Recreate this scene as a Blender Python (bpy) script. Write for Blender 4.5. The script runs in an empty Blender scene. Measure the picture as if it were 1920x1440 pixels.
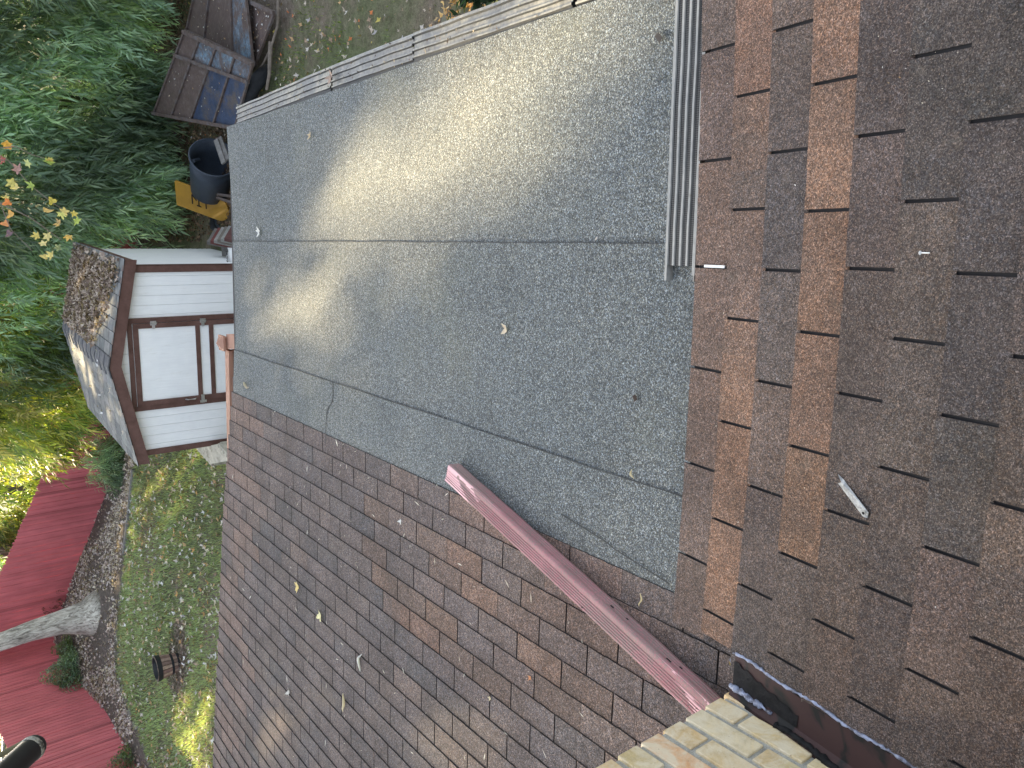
import bpy, math, random
import numpy as np
from mathutils import Vector, Matrix
rnd = random.Random(7); RS = np.random.RandomState(11)
scene = bpy.context.scene
COL = scene.collection
R = math.radians

# ---------------------------------------------------------------- camera (eye height above the near roof, phone held sideways)
CR = Vector((0.98374767, 0.1449797, -0.10593114)); CU = Vector((-0.00612846, 0.61672703, 0.78715323)); CF = Vector((-0.17945184, 0.77371096, -0.60759228))
cd = bpy.data.cameras.new('camera'); cam = bpy.data.objects.new('camera', cd); COL.objects.link(cam)
cd.sensor_width = 36.0; cd.lens = 36.0*1442/1920; cd.clip_start = 0.05; cd.clip_end = 2000
m = Matrix.Identity(4)
for i in range(3):
    m[i][0] = -CU[i]; m[i][1] = CR[i]; m[i][2] = -CF[i]
cam.matrix_world = m
scene.camera = cam

# ---------------------------------------------------------------- world, sun, exposure
SUN_EL = 27.0
HX, HY = -0.42, 0.9075            # horizontal direction towards the sun
w = bpy.data.worlds.new('World'); scene.world = w; w.use_nodes = True
nt = w.node_tree; nt.nodes.clear()
sky = nt.nodes.new('ShaderNodeTexSky'); sky.sky_type = 'NISHITA'; sky.sun_disc = False
sky.sun_elevation = R(SUN_EL); sky.sun_rotation = math.atan2(HX, HY)
sky.air_density = 1.0; sky.dust_density = 2.5; sky.ozone_density = 0.6
bg = nt.nodes.new('ShaderNodeBackground'); bg.inputs[1].default_value = 0.118
hs = nt.nodes.new('ShaderNodeHueSaturation'); hs.inputs['Saturation'].default_value = 0.5
wo = nt.nodes.new('ShaderNodeOutputWorld')
nt.links.new(sky.outputs[0], hs.inputs['Color']); nt.links.new(hs.outputs[0], bg.inputs[0]); nt.links.new(bg.outputs[0], wo.inputs[0])
sd = bpy.data.lights.new('sun', 'SUN'); sd.energy = 5.0; sd.angle = R(0.5); sd.color = (1.0, 0.80, 0.48)
so = bpy.data.objects.new('sun', sd); COL.objects.link(so)
SDIR = Vector((HX*math.cos(R(SUN_EL)), HY*math.cos(R(SUN_EL)), math.sin(R(SUN_EL)))).normalized()
so.rotation_euler = SDIR.to_track_quat('Z', 'Y').to_euler(); so.location = (-20, 40, 30)
scene.view_settings.view_transform = 'Standard'; scene.view_settings.look = 'None'
scene.view_settings.exposure = 2.3; scene.view_settings.gamma = 1.0

# ---------------------------------------------------------------- helpers
def V(*a): return Vector(a)
def ray(x, y):
    d = CF + CR*((720-y)/1442) - CU*((x-960)/1442)
    return d.normalized()
def onplane(x, y, n, d):
    q = ray(x, y); return q*(d/n.dot(q))
def atz(x, y, z): return onplane(x, y, V(0, 0, 1), z)
def aty(x, y, Y): return onplane(x, y, V(0, 1, 0), Y)

def new_mesh(name, verts, faces, mats, parent=None, cols=None, smooth=False, midx=None):
    me = bpy.data.meshes.new(name); me.from_pydata([tuple(v) for v in verts], [], faces)
    for m_ in (mats if isinstance(mats, (list, tuple)) else [mats]): me.materials.append(m_)
    if midx is not None: me.polygons.foreach_set('material_index', midx)
    if cols is not None:
        at = me.attributes.new('tint', 'FLOAT_COLOR', 'FACE')
        at.data.foreach_set('color', np.array([(c[0], c[1], c[2], 1.0) for c in cols], dtype=np.float32).ravel())
    if smooth: me.polygons.foreach_set('use_smooth', [True]*len(me.polygons))
    me.update()
    o = bpy.data.objects.new(name, me); COL.objects.link(o)
    if parent is not None: o.parent = parent
    return o
def np_mesh(name, verts, nper, mats, parent=None, cols=None, smooth=False):
    """verts: (F, nper, 3) array, each face its own polygon"""
    F = verts.shape[0]
    me = bpy.data.meshes.new(name)
    me.vertices.add(F*nper); me.vertices.foreach_set('co', verts.astype(np.float32).ravel())
    me.loops.add(F*nper); me.loops.foreach_set('vertex_index', np.arange(F*nper, dtype=np.int32))
    me.polygons.add(F); me.polygons.foreach_set('loop_start', np.arange(0, F*nper, nper, dtype=np.int32))
    me.polygons.foreach_set('loop_total', np.full(F, nper, dtype=np.int32))
    me.materials.append(mats)
    if cols is not None:
        at = me.attributes.new('tint', 'FLOAT_COLOR', 'FACE')
        c4 = np.concatenate([cols, np.ones((F, 1))], axis=1).astype(np.float32)
        at.data.foreach_set('color', c4.ravel())
    if smooth: me.polygons.foreach_set('use_smooth', [True]*F)
    me.update(calc_edges=True)
    o = bpy.data.objects.new(name, me); COL.objects.link(o)
    if parent is not None: o.parent = parent
    return o
class MB:
    def __init__(s): s.v = []; s.f = []; s.c = []
    def add(s, vs, fs, c=(1, 1, 1)):
        b = len(s.v); s.v += [Vector(v) for v in vs]; s.f += [tuple(i+b for i in f) for f in fs]; s.c += [c]*len(fs); return s
    def hexa(s, p, c=(1, 1, 1)):      # p: 4 bottom, 4 top
        return s.add(p, [(3, 2, 1, 0), (4, 5, 6, 7), (0, 1, 5, 4), (1, 2, 6, 5), (2, 3, 7, 6), (3, 0, 4, 7)], c)
    def box(s, o, u, v, w, c=(1, 1, 1)):
        o, u, v, w = Vector(o), Vector(u), Vector(v), Vector(w)
        return s.hexa([o, o+u, o+u+v, o+v, o+w, o+u+w, o+u+v+w, o+v+w], c)
    def aabb(s, a, b, c=(1, 1, 1)):
        return s.box(a, (b[0]-a[0], 0, 0), (0, b[1]-a[1], 0), (0, 0, b[2]-a[2]), c)
    def bar(s, a, b, w, h, up=(0, 0, 1), c=(1, 1, 1)):
        a, b = Vector(a), Vector(b); d = (b-a).normalized(); sd_ = d.cross(Vector(up)).normalized(); u = sd_.cross(d).normalized()
        return s.box(a-sd_*w/2-u*h/2, b-a, sd_*w, u*h, c)
    def tube(s, pts, rad, n=8, c=(1, 1, 1), cap=True, wob=0):
        pts = [Vector(p) for p in pts]; rings = []
        for i, p in enumerate(pts):
            d = (pts[min(i+1, len(pts)-1)]-pts[max(i-1, 0)]).normalized()
            a = d.cross(V(0.13, 0.21, 0.97)); a = a.normalized() if a.length > 1e-3 else V(1, 0, 0)
            b = d.cross(a).normalized(); r = rad[i] if isinstance(rad, (list, tuple)) else rad
            rings.append([p+(a*math.cos(t)+b*math.sin(t))*r*(1+wob*math.sin(3*t+i*.7)) for t in [2*math.pi*k/n for k in range(n)]])
        vs = [v for r_ in rings for v in r_]
        fs = [(i*n+k, i*n+(k+1) % n, (i+1)*n+(k+1) % n, (i+1)*n+k) for i in range(len(rings)-1) for k in range(n)]
        if cap: fs += [tuple(range(n))[::-1], tuple((len(rings)-1)*n+k for k in range(n))]
        return s.add(vs, fs, c)
    def lathe(s, o, prof, n=24, c=(1, 1, 1), ax=None):
        o = Vector(o); ax = Vector(ax or (0, 0, 1)).normalized()
        a = ax.cross(V(0.3, 1, 0.1)).normalized(); b = ax.cross(a)
        vs = [o+ax*z+(a*math.cos(2*math.pi*k/n)+b*math.sin(2*math.pi*k/n))*r for r, z in prof for k in range(n)]
        fs = [(i*n+k, i*n+(k+1) % n, (i+1)*n+(k+1) % n, (i+1)*n+k) for i in range(len(prof)-1) for k in range(n)]
        return s.add(vs, fs, c)
    def build(s, name, mat, parent=None, smooth=False, tint=False):
        return new_mesh(name, s.v, s.f, mat, parent, s.c if tint else None, smooth)
def tag(o, label=None, cat=None, group=None, kind=None):
    if label: o['label'] = label
    if cat: o['category'] = cat
    if group: o['group'] = group
    if kind: o['kind'] = kind
    return o
def thing(name, label, cat, loc=(0, 0, 0), rz=0, group=None):
    o = bpy.data.objects.new(name, None); COL.objects.link(o); o.empty_display_size = .1
    o.location = loc; o.rotation_euler = (0, 0, rz)
    return tag(o, label, cat, group)
def keep(o, parent):            # parent a world-space mesh to a located empty without moving it
    parent_m = Matrix.Translation(parent.location) @ parent.rotation_euler.to_matrix().to_4x4()
    o.parent = parent; o.matrix_parent_inverse = parent_m.inverted(); return o
def bevel(o, wd, seg=2):
    b = o.modifiers.new('bevel', 'BEVEL'); b.width = wd; b.segments = seg; b.limit_method = 'ANGLE'; return o

# ---------------------------------------------------------------- materials
class NT:
    def __init__(s, name):
        s.m = bpy.data.materials.new(name); s.m.use_nodes = True; s.t = s.m.node_tree; s.t.nodes.clear()
        s.out = s.n('ShaderNodeOutputMaterial'); s.co = s.n('ShaderNodeTexCoord').outputs['Object']
    def n(s, t, **k):
        x = s.t.nodes.new(t)
        for a, b in k.items(): setattr(x, a, b)
        return x
    def L(s, a, b): s.t.links.new(a, b)
    def val(s, sock, v):
        if isinstance(v, bpy.types.NodeSocket): s.L(v, sock)
        elif v is not None:
            if sock.type == 'RGBA' and len(v) == 3: v = (*v, 1)
            sock.default_value = v
    def scaled(s, sc):
        mp = s.n('ShaderNodeMapping'); s.L(s.co, mp.inputs[0]); mp.inputs['Scale'].default_value = sc; return mp.outputs[0]
    def noise(s, scale, detail=3, rough=.55, co=None, dist=0):
        x = s.n('ShaderNodeTexNoise'); s.L(co or s.co, x.inputs['Vector']); x.inputs['Scale'].default_value = scale
        x.inputs['Detail'].default_value = detail; x.inputs['Roughness'].default_value = rough; x.inputs['Distortion'].default_value = dist
        return x.outputs['Fac']
    def vor(s, scale, co=None, out='Color', feature='F1'):
        x = s.n('ShaderNodeTexVoronoi', feature=feature); s.L(co or s.co, x.inputs['Vector']); x.inputs['Scale'].default_value = scale
        return x.outputs[out]
    def sep(s, c):
        x = s.n('ShaderNodeSeparateColor'); s.L(c, x.inputs[0]); return x.outputs
    def ramp(s, f, stops, interp='LINEAR'):
        x = s.n('ShaderNodeValToRGB'); s.L(f, x.inputs[0]); cr = x.color_ramp; cr.interpolation = interp
        while len(cr.elements) < len(stops): cr.elements.new(.5)
        for e, (p, c) in zip(cr.elements, stops):
            e.position = p; e.color = (c, c, c, 1) if not isinstance(c, (tuple, list)) else (*c, 1)
        return x.outputs[0]
    def mix(s, f, a, b, mode='MIX'):
        x = s.n('ShaderNodeMix', data_type='RGBA', blend_type=mode); s.val(x.inputs[0], f); s.val(x.inputs[6], a); s.val(x.inputs[7], b)
        return x.outputs[2]
    def math(s, op, a, b=None):
        x = s.n('ShaderNodeMath', operation=op); s.val(x.inputs[0], a)
        if b is not None: s.val(x.inputs[1], b)
        return x.outputs[0]
    def attr(s, name='tint'):
        x = s.n('ShaderNodeAttribute', attribute_name=name); return x.outputs['Color']
    def bsdf(s, col, rough=.8, spec=.3, metal=0, bump=None, bs=.3, bd=.01, **k):
        x = s.n('ShaderNodeBsdfPrincipled'); s.val(x.inputs['Base Color'], col); s.val(x.inputs['Roughness'], rough)
        x.inputs['Specular IOR Level'].default_value = spec; x.inputs['Metallic'].default_value = metal
        if bump is not None:
            b = s.n('ShaderNodeBump'); b.inputs['Strength'].default_value = bs; b.inputs['Distance'].default_value = bd
            s.L(bump, b.inputs['Height']); s.L(b.outputs[0], x.inputs['Normal'])
        s.L(x.outputs[0], s.out.inputs[0]); return s.m

def mat_shingle(name, gs=330, light=1.0):
    s = NT(name); t = s.attr()
    g = s.sep(s.vor(gs)); g2 = s.sep(s.vor(gs*.47))
    f = s.ramp(g[0], [(0, .38), (.5, .84), (.82, 1.25), (.95, 1.8), (1, 2.4)])
    c = s.mix(1, s.mix(1, t, (1.08, 1.08, 1.08), 'MULTIPLY'), f, 'MULTIPLY')
    f2 = s.ramp(g2[1], [(0, .72), (.5, .98), (1, 1.28)])
    c = s.mix(1, c, f2, 'MULTIPLY')
    warm = s.ramp(g2[0], [(.0, (1.12, .98, .86)), (.5, (1, 1, 1)), (1, (.88, .98, 1.12))])
    c = s.mix(.8, c, s.mix(1, c, warm, 'MULTIPLY'))
    blot = s.ramp(s.noise(3.2, 4, .6), [(.3, .76), (.5, 1.0), (.72, 1.2)])
    c = s.mix(1, c, blot, 'MULTIPLY')
    c = s.mix(s.ramp(s.noise(5.5, 4, .6), [(.42, 0), (.62, .32)]), c, s.mix(1, f, (.098, .077, .067), 'MULTIPLY'))
    dirt = s.ramp(s.noise(38, 3, .6), [(.35, .85), (.6, 1.06)])
    c = s.mix(1, c, dirt, 'MULTIPLY')
    pale = s.ramp(s.noise(11, 3, .7), [(.62, 0), (.8, .22)])
    c = s.mix(pale, c, (.22, .19, .15))
    return s.bsdf(c, .92, .25, bump=g[0], bs=.5, bd=.0015)
M = {}
M['shingle_near'] = mat_shingle('brown_granule_shingle_near', 420)
M['shingle_far'] = mat_shingle('brown_granule_shingle_wing', 330)
def mat_roll():
    s = NT('grey_mineral_roll_roofing')
    a = s.sep(s.vor(300)); b = s.sep(s.vor(140)); nz = s.noise(150, 2, .7)
    f = s.ramp(a[0], [(0, .35), (.45, .76), (.75, 1.22), (.9, 1.95), (1, 2.9)])
    f2 = s.ramp(b[1], [(0, .8), (.6, 1.0), (1, 1.25)])
    base = s.ramp(s.noise(.9, 4, .6), [(.3, (.114, .125, .127)), (.55, (.130, .138, .135)), (.75, (.156, .157, .141))])
    str_ = s.ramp(s.noise(1.0, 3, .6, co=s.scaled((1.1, 24, 1))), [(.3, .94), (.7, 1.06)])
    tint = s.ramp(a[1], [(0, (.86, .98, 1.14)), (.5, (1, 1, 1)), (1, (1.14, 1.04, .84))])
    c = s.mix(1, base, f, 'MULTIPLY'); c = s.mix(1, c, f2, 'MULTIPLY'); c = s.mix(1, c, str_, 'MULTIPLY'); c = s.mix(.8, c, s.mix(1, c, tint, 'MULTIPLY'))
    st = s.ramp(s.noise(2.1, 5, .62), [(.28, .80), (.42, .97), (.7, 1.06)])
    c = s.mix(1, c, st, 'MULTIPLY')
    moss = s.ramp(s.noise(1.5, 5, .65), [(.55, 0), (.75, .22)])
    c = s.mix(moss, c, (.17, .17, .11))
    return s.bsdf(c, .9, .3, bump=a[0], bs=.6, bd=.002)
M['roll'] = mat_roll()
def simple(name, col, rough=.7, spec=.3, metal=0, ns=8, amt=.25, bs=.15, col2=None, fine=0):
    s = NT(name); n1 = s.noise(ns, 5, .6)
    c = s.mix(1, col, s.ramp(n1, [(.25, 1-amt), (.75, 1+amt)]), 'MULTIPLY')
    if col2: c = s.mix(s.ramp(s.noise(ns*.6, 5, .7), [(.48, 0), (.62, 1)]), c, col2)
    if fine: c = s.mix(1, c, s.ramp(s.noise(fine, 3, .6), [(.3, .75), (.7, 1.25)]), 'MULTIPLY')
    return s.bsdf(c, rough, spec, metal, bump=n1, bs=bs, bd=.01)
def tinted(name, rough=.7, spec=.3, ns=8, amt=.25, bs=.2, fine=0, trans=0):
    s = NT(name); n1 = s.noise(ns, 5, .6)
    c = s.mix(1, s.attr(), s.ramp(n1, [(.25, 1-amt), (.75, 1+amt)]), 'MULTIPLY')
    if fine: c = s.mix(1, c, s.ramp(s.noise(fine, 3, .6), [(.3, .8), (.7, 1.2)]), 'MULTIPLY')
    s.bsdf(c, rough, spec, 0, bump=n1, bs=bs, bd=.006)
    if trans:
        p = [n for n in s.t.nodes if n.type == 'BSDF_PRINCIPLED'][0]
        tr = s.n('ShaderNodeBsdfTranslucent'); tc = s.mix(1, c, (1.5, 1.5, .55), 'MULTIPLY'); s.L(tc, tr.inputs[0])
        mx = s.n('ShaderNodeMixShader'); mx.inputs[0].default_value = trans; s.L(p.outputs[0], mx.inputs[1]); s.L(tr.outputs[0], mx.inputs[2]); s.L(mx.outputs[0], s.out.inputs[0])
    return s.m
M['dark'] = simple('black_asphalt', (.012, .012, .014), .8)
M['bitumen'] = simple('dark_bitumen_seam', (.03, .033, .036), .6)
M['leaf'] = tinted('green_blade_leaf', .45, .4, 3, .2, .05, trans=.5)
M['dryleaf'] = tinted('dry_fallen_leaf', .8, .2, 30, .25, .3, trans=.15)
M['grass'] = tinted('grass_blade', .7, .25, 2, .25, .05, trans=.3)
def mat_bark(name, c1, c2, sc=1.0):
    s = NT(name); co = s.scaled((7*sc, 7*sc, 1.6*sc))
    n1 = s.noise(2.5, 8, .7, co=co, dist=1.5); n2 = s.noise(1.2*sc, 4, .6)
    c = s.ramp(n1, [(.36, tuple(x*.35 for x in c1)), (.47, c1), (.62, c2)])
    c = s.mix(1, c, s.ramp(n2, [(.3, .7), (.7, 1.2)]), 'MULTIPLY')
    return s.bsdf(c, .9, .2, bump=n1, bs=.9, bd=.04)
M['bark_grey'] = mat_bark('pale_grey_bark', (.38, .35, .30), (.68, .65, .58), .8)
M['bark_dark'] = mat_bark('dark_brown_bark', (.09, .075, .06), (.2, .17, .13))
M['cane'] = simple('bamboo_cane', (.10, .12, .05), .6)
def mat_white_siding():
    s = NT('white_painted_siding'); g = s.noise(6, 5, .6)
    c = s.ramp(g, [(.3, (.80, .81, .81)), (.7, (.86, .87, .86))])
    c = s.mix(s.ramp(s.noise(2.5, 6, .75, co=s.scaled((5, 5, 1))), [(.58, 0), (.85, .5)]), c, (.52, .49, .42))
    c = s.mix(1, c, s.ramp(s.noise(60, 3, .6, co=s.scaled((1, 1, .06))), [(.3, .96), (.7, 1.03)]), 'MULTIPLY')
    return s.bsdf(c, .55, .35, bump=g, bs=.05, bd=.01)
M['siding'] = mat_white_siding()
def mat_paint_brown():
    s = NT('dark_brown_paint'); g = s.noise(9, 5, .65)
    c = s.ramp(g, [(.3, (.085, .042, .032)), (.7, (.145, .078, .064))])
    c = s.mix(s.ramp(s.noise(70, 3, .6), [(.66, 0), (.75, .5)]), c, (.22, .15, .12))
    return s.bsdf(c, .6, .3, bump=g, bs=.1, bd=.004)
M['trim'] = mat_paint_brown()
M['metal'] = simple('galvanised_hinge_metal', (.55, .56, .57), .35, .5, .8, 30, .25)
def mat_alu():
    s = NT('weathered_aluminium'); g = s.noise(5, 5, .65); h = s.noise(60, 3, .6)
    c = s.ramp(g, [(.3, (.21, .215, .21)), (.7, (.31, .305, .28))]); c = s.mix(1, c, s.ramp(h, [(.35, .9), (.6, 1.05)]), 'MULTIPLY')
    c = s.mix(s.ramp(s.noise(18, 6, .75), [(.62, 0), (.72, .7)]), c, (.16, .14, .11))
    return s.bsdf(c, .45, .4, .1, bump=h, bs=.05, bd=.001)
M['alu'] = mat_alu()
def mat_mesh():
    s = NT('perforated_guard_mesh'); v = s.vor(150, out='Distance'); s.t.nodes[-1].inputs['Randomness'].default_value = 0
    c = s.ramp(v, [(.38, .006), (.50, (.07, .07, .068))])
    return s.bsdf(c, .5, .4, .2)
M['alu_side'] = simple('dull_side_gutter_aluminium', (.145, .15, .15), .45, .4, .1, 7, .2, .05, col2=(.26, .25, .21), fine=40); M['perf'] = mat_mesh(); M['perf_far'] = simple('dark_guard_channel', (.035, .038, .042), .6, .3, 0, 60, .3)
def mat_downspout():
    s = NT('faded_red_enamel'); g = s.noise(4, 5, .6); h = s.noise(90, 4, .7)
    c = s.ramp(g, [(.3, (.60, .34, .35)), (.7, (.72, .45, .46))])
    c = s.mix(s.ramp(h, [(.62, 0), (.68, .85)]), c, (.10, .06, .055))
    return s.bsdf(c, .5, .4, bump=g, bs=.1, bd=.003)
M['spout'] = mat_downspout()
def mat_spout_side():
    s = NT('shaded_grimy_red_enamel'); g = s.noise(5, 5, .6); h = s.noise(150, 4, .7)
    c = s.ramp(g, [(.3, (.33, .13, .145)), (.7, (.46, .22, .23))])  # base red darkened for the shaded side; grime flecks go on top
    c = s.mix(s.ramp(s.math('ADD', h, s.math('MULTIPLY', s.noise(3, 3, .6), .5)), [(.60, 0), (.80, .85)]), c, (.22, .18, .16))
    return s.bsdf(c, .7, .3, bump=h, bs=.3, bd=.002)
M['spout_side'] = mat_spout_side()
def mat_brick():
    s = NT('cream_tan_brick'); t = s.attr(); n1 = s.noise(10, 6, .72, dist=.9); n2 = s.noise(26, 6, .75)
    c = s.mix(1, t, s.ramp(n2, [(.25, .72), (.6, 1.1)]), 'MULTIPLY')
    c = s.mix(s.ramp(n1, [(.40, 0), (.60, .85)]), c, (.70, .62, .46))
    c = s.mix(s.ramp(s.noise(4.5, 6, .75), [(.58, 0), (.74, .5)]), c, (.50, .46, .24))
    c = s.mix(s.ramp(s.noise(60, 4, .7), [(.64, 0), (.7, .6)]), c, (.26, .15, .09))
    return s.bsdf(c, .85, .25, bump=n2, bs=.5, bd=.006)
M['brick'] = mat_brick()
M['mortar'] = simple('pale_sandy_mortar', (.34, .335, .30), .95, .2, 0, 30, .3, .5, fine=260)
def mat_flash():
    s = NT('dark_brown_flashing'); n1 = s.noise(7, 4, .6, dist=.8)
    c = s.mix(s.ramp(n1, [(.50, 0), (.58, 1)]), (.046, .026, .025), (.016, .016, .016))
    return s.bsdf(c, .6, .15, bump=s.noise(12, 3), bs=.08, bd=.01)
M['flash'] = mat_flash()
M['tar'] = simple('black_roof_tar', (.014, .014, .015), .8, .12, 0, 25, .4, .6)
M['sealant'] = simple('milky_blue_sealant', (.24, .27, .37), .4, .5, 0, 45, .6, .6, col2=(.06, .06, .08))
def mat_fence():
    s = NT('red_painted_board'); t = s.attr()
    n1 = s.noise(3, 5, .6, co=s.scaled((6, 6, .5))); n2 = s.noise(1.2, 4, .6)
    c = s.mix(1, t, s.ramp(n1, [(.25, .8), (.75, 1.16)]), 'MULTIPLY'); c = s.mix(1, c, s.ramp(n2, [(.3, .85), (.7, 1.12)]), 'MULTIPLY')
    return s.bsdf(c, .7, .25, bump=n1, bs=.2, bd=.01)
M['fence'] = mat_fence()
def mat_rust(name, blue=.5):
    s = NT(name); a = s.noise(2.2, 7, .72, dist=.5); b = s.noise(9, 6, .7, co=s.scaled((1, 1, 1)))
    c = s.ramp(b, [(.3, (.07, .052, .047)), (.6, (.12, .09, .08)), (.8, (.19, .18, .18))])
    c = s.mix(s.ramp(a, [(blue, 0), (blue+.16, .9)]), c, s.ramp(b, [(.3, (.06, .08, .10)), (.5, (.12, .20, .27)), (.75, (.26, .38, .46))]))
    c = s.mix(s.ramp(s.noise(24, 5, .75), [(.46, 0), (.60, .8)]), c, (.085, .058, .045))
    return s.bsdf(c, .75, .3, bump=b, bs=.3, bd=.006)
M['rust'] = mat_rust('rusted_blue_sheet', .52); M['rustb'] = simple('rusted_steel_bar', (.095, .070, .060), .8, .3, 0, 14, .5, col2=(.11, .10, .10))
M['bluesheet'] = mat_rust('dull_navy_sheet', .7)
M['sheet_navy'] = simple('dark_navy_sheet', (.035, .052, .095), .6, .3, 0, 6, .4, col2=(.085, .072, .068), fine=50)
M['bin'] = simple('blue_grey_plastic', (.038, .050, .070), .5, .4, 0, 5, .2, fine=80)
M['yellow'] = simple('yellow_plastic', (.36, .19, .02), .45, .4, 0, 6, .2)
M['rubber'] = simple('black_rubber', (.02, .022, .026), .7, .3, 0, 20, .3)
M['blackpipe'] = simple('chipped_black_pipe', (.014, .014, .015), .42, .5, 0, 14, .4)
M['paleband'] = simple('worn_pale_band', (.30, .30, .27), .7, .3, 0, 60, .4, col2=(.05, .05, .05))
M['barrel'] = tinted('weathered_stave', .8, .2, 20, .3)
M['band'] = simple('black_hoop', (.02, .022, .025), .5, .4)
M['tanwood'] = simple('tan_painted_wood', (.36, .20, .14), .65, .3, 0, 8, .15)
M['greywood'] = simple('grey_weathered_wood', (.20, .19, .18), .9, .2, 0, 14, .35)
M['cream'] = simple('cream_weathered_paint', (.46, .43, .35), .75, .3, 0, 10, .3, col2=(.26, .24, .20))
M['branch'] = simple('dead_branch', (.20, .17, .14), .9, .2, 0, 18, .35)
M['stone'] = simple('garden_stone', (.16, .145, .125), .9, .2, 0, 8, .35, .5)
M['wall'] = simple('tan_house_siding', (.42, .36, .30), .8, .25, 0, 4, .12)
M['roofedge'] = simple('dark_roof_edge', (.035, .034, .036), .8)
M['white'] = simple('white_enamel', (.7, .7, .68), .5, .4)
def mat_soil(name, a, b, c_, sc=1.0, green=None):
    s = NT(name); n1 = s.noise(.55*sc, 6, .65); n2 = s.noise(14*sc, 5, .7); n3 = s.noise(70, 3, .7)
    c = s.ramp(n2, [(.3, a), (.5, b), (.72, c_)])
    if green: c = s.mix(s.ramp(n1, [(.40, 0), (.56, 1)]), c, s.ramp(n2, [(.3, tuple(x*.5 for x in green)), (.7, green)]))
    c = s.mix(1, c, s.ramp(n3, [(.3, .6), (.7, 1.4)]), 'MULTIPLY')
    return s.bsdf(c, .95, .15, bump=n2, bs=.8, bd=.05)
M['ground'] = mat_soil('grassy_soil', (.10, .08, .06), (.16, .13, .10), (.22, .185, .15), 1, (.13, .15, .075))
M['bed'] = mat_soil('dark_leaf_mould', (.08, .064, .055), (.13, .108, .095), (.20, .17, .15))
M['shedroof'] = tinted('grey_shed_shingle', .9, .2, 12, .3, .3, fine=160)

# ---------------------------------------------------------------- the terrain
CP = np.array([(-7.44, 13.7, -3.15), (-4.75, 17.3, -3.39), (-6.78, 17.8, -3.19), (-8.12, 17.8, -3.01), (-9.13, 17.2, -2.67), (-9.4, 15.6, -2.63),
               (-5.04, 21.0, -3.95), (-7.19, 22.2, -3.42), (-8.9, 19.7, -2.68), (-10.87, 23.2, -2.15), (-10.82, 20.5, -2.4), (-10.56, 18.3, -2.61), (-10.21, 16.0, -2.6),
               (-1.5, 10.3, -4.0), (-1.5, 13, -4.02), (.5, 14, -4.05), (3, 11, -4.1), (5, 18, -4.15), (2.2, 6.6, -4.1), (-1.3, 5, -4.05), (-4.5, 9, -3.75), (-7.5, 10, -2.95), (-11, 11, -2.5),
               (-6, 27, -3.9), (-15, 27, -2.6), (0, 24, -4.2), (-20, 18, -2.3), (8, 6, -4.2), (10, 26, -4.2), (-3, 0, -3.9), (5, 0, -4.2), (-10, 4, -2.9), (-28, 40, -3.2), (0, 45, -4.4), (25, 30, -4.4), (-30, 5, -2.6), (25, 0, -4.4), (0, -20, -4.2)], float)
def tps_fit(P):
    n = len(P); d = np.hypot(P[:, None, 0]-P[None, :, 0], P[:, None, 1]-P[None, :, 1])
    K = np.where(d > 0, d*d*np.log(d+1e-9), 0)+np.eye(n)*2.0
    Q = np.c_[np.ones(n), P[:, :2]]; A = np.block([[K, Q], [Q.T, np.zeros((3, 3))]])
    return np.linalg.solve(A, np.r_[P[:, 2], 0, 0, 0])
TW = tps_fit(CP)
def gz(x, y):
    x = np.asarray(x, float); y = np.asarray(y, float); sh = x.shape; xx = x.ravel()[:, None]; yy = y.ravel()[:, None]
    xc = np.clip(xx, -32, 27); yc = np.clip(yy, -20, 46)
    d = np.hypot(xc-CP[None, :, 0], yc-CP[None, :, 1]); K = np.where(d > 0, d*d*np.log(d+1e-9), 0)
    z = K@TW[:-3]+TW[-3]+TW[-2]*xc[:, 0]+TW[-1]*yc[:, 0]
    return z.reshape(sh)
def gz1(x, y): return float(gz(np.array([x]), np.array([y]))[0])
def gp(px, py):                 # where the sight line meets the terrain
    q = ray(px, py); t = 3.0
    for _ in range(4000):
        p = q*t
        if p.z < gz1(p.x, p.y): return p
        t += .05
    return p
def grid(name, xs, ys, mat, dz=0, keepf=None, kind='structure'):
    X, Y = np.meshgrid(xs, ys); Z = gz(X, Y)+dz
    nx = len(xs); vs = np.c_[X.ravel(), Y.ravel(), Z.ravel()]
    fs = [(j*nx+i, j*nx+i+1, (j+1)*nx+i+1, (j+1)*nx+i) for j in range(len(ys)-1) for i in range(nx-1) if keepf is None or keepf((xs[i]+xs[i+1])/2, (ys[j]+ys[j+1])/2)]
    o = new_mesh(name, vs, fs, mat, smooth=True); o['kind'] = kind; return o
xs = np.r_[[-400, -150, -70], np.arange(-34, 30, .7), [70, 150, 400]]; ys = np.r_[[-200, -60], np.arange(-22, 48, .7), [90, 180, 500]]
grid('ground', xs, ys, M['ground'])
EDGE = [(-2.2, 16.6), (-4.75, 17.3), (-6.78, 17.8), (-8.12, 17.8), (-9.13, 17.2), (-9.4, 15.6), (-9.7, 14.0), (-10.2, 11.0)]
FR = [(1.6, 17.3), (-5.04, 21.0), (-7.19, 22.2), (-10.87, 23.2)]
FL = [(-10.87, 23.2), (-10.82, 20.5), (-10.56, 18.3), (-10.21, 16.0), (-9.95, 13.0), (-9.8, 9.5)]
FLX = [(-10.87, 23.2), (-10.95, 20.5), (-10.75, 18.3), (-10.55, 16.0), (-10.45, 13.0), (-10.6, 9.5)]
BEDP = EDGE+[(-10.6, 9.5)]+[p for p in FLX[::-1]]+FR[::-1]
def inpoly(x, y, P):
    c = False; j = len(P)-1
    for i in range(len(P)):
        if (P[i][1] > y) != (P[j][1] > y) and x < (P[j][0]-P[i][0])*(y-P[i][1])/(P[j][1]-P[i][1])+P[i][0]: c = not c
        j = i
    return c
grid('leaf_bed', np.arange(-11.2, 2.2, .16), np.arange(9.4, 23.6, .16), M['bed'], .012, lambda x, y: inpoly(x, y, BEDP))

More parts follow.
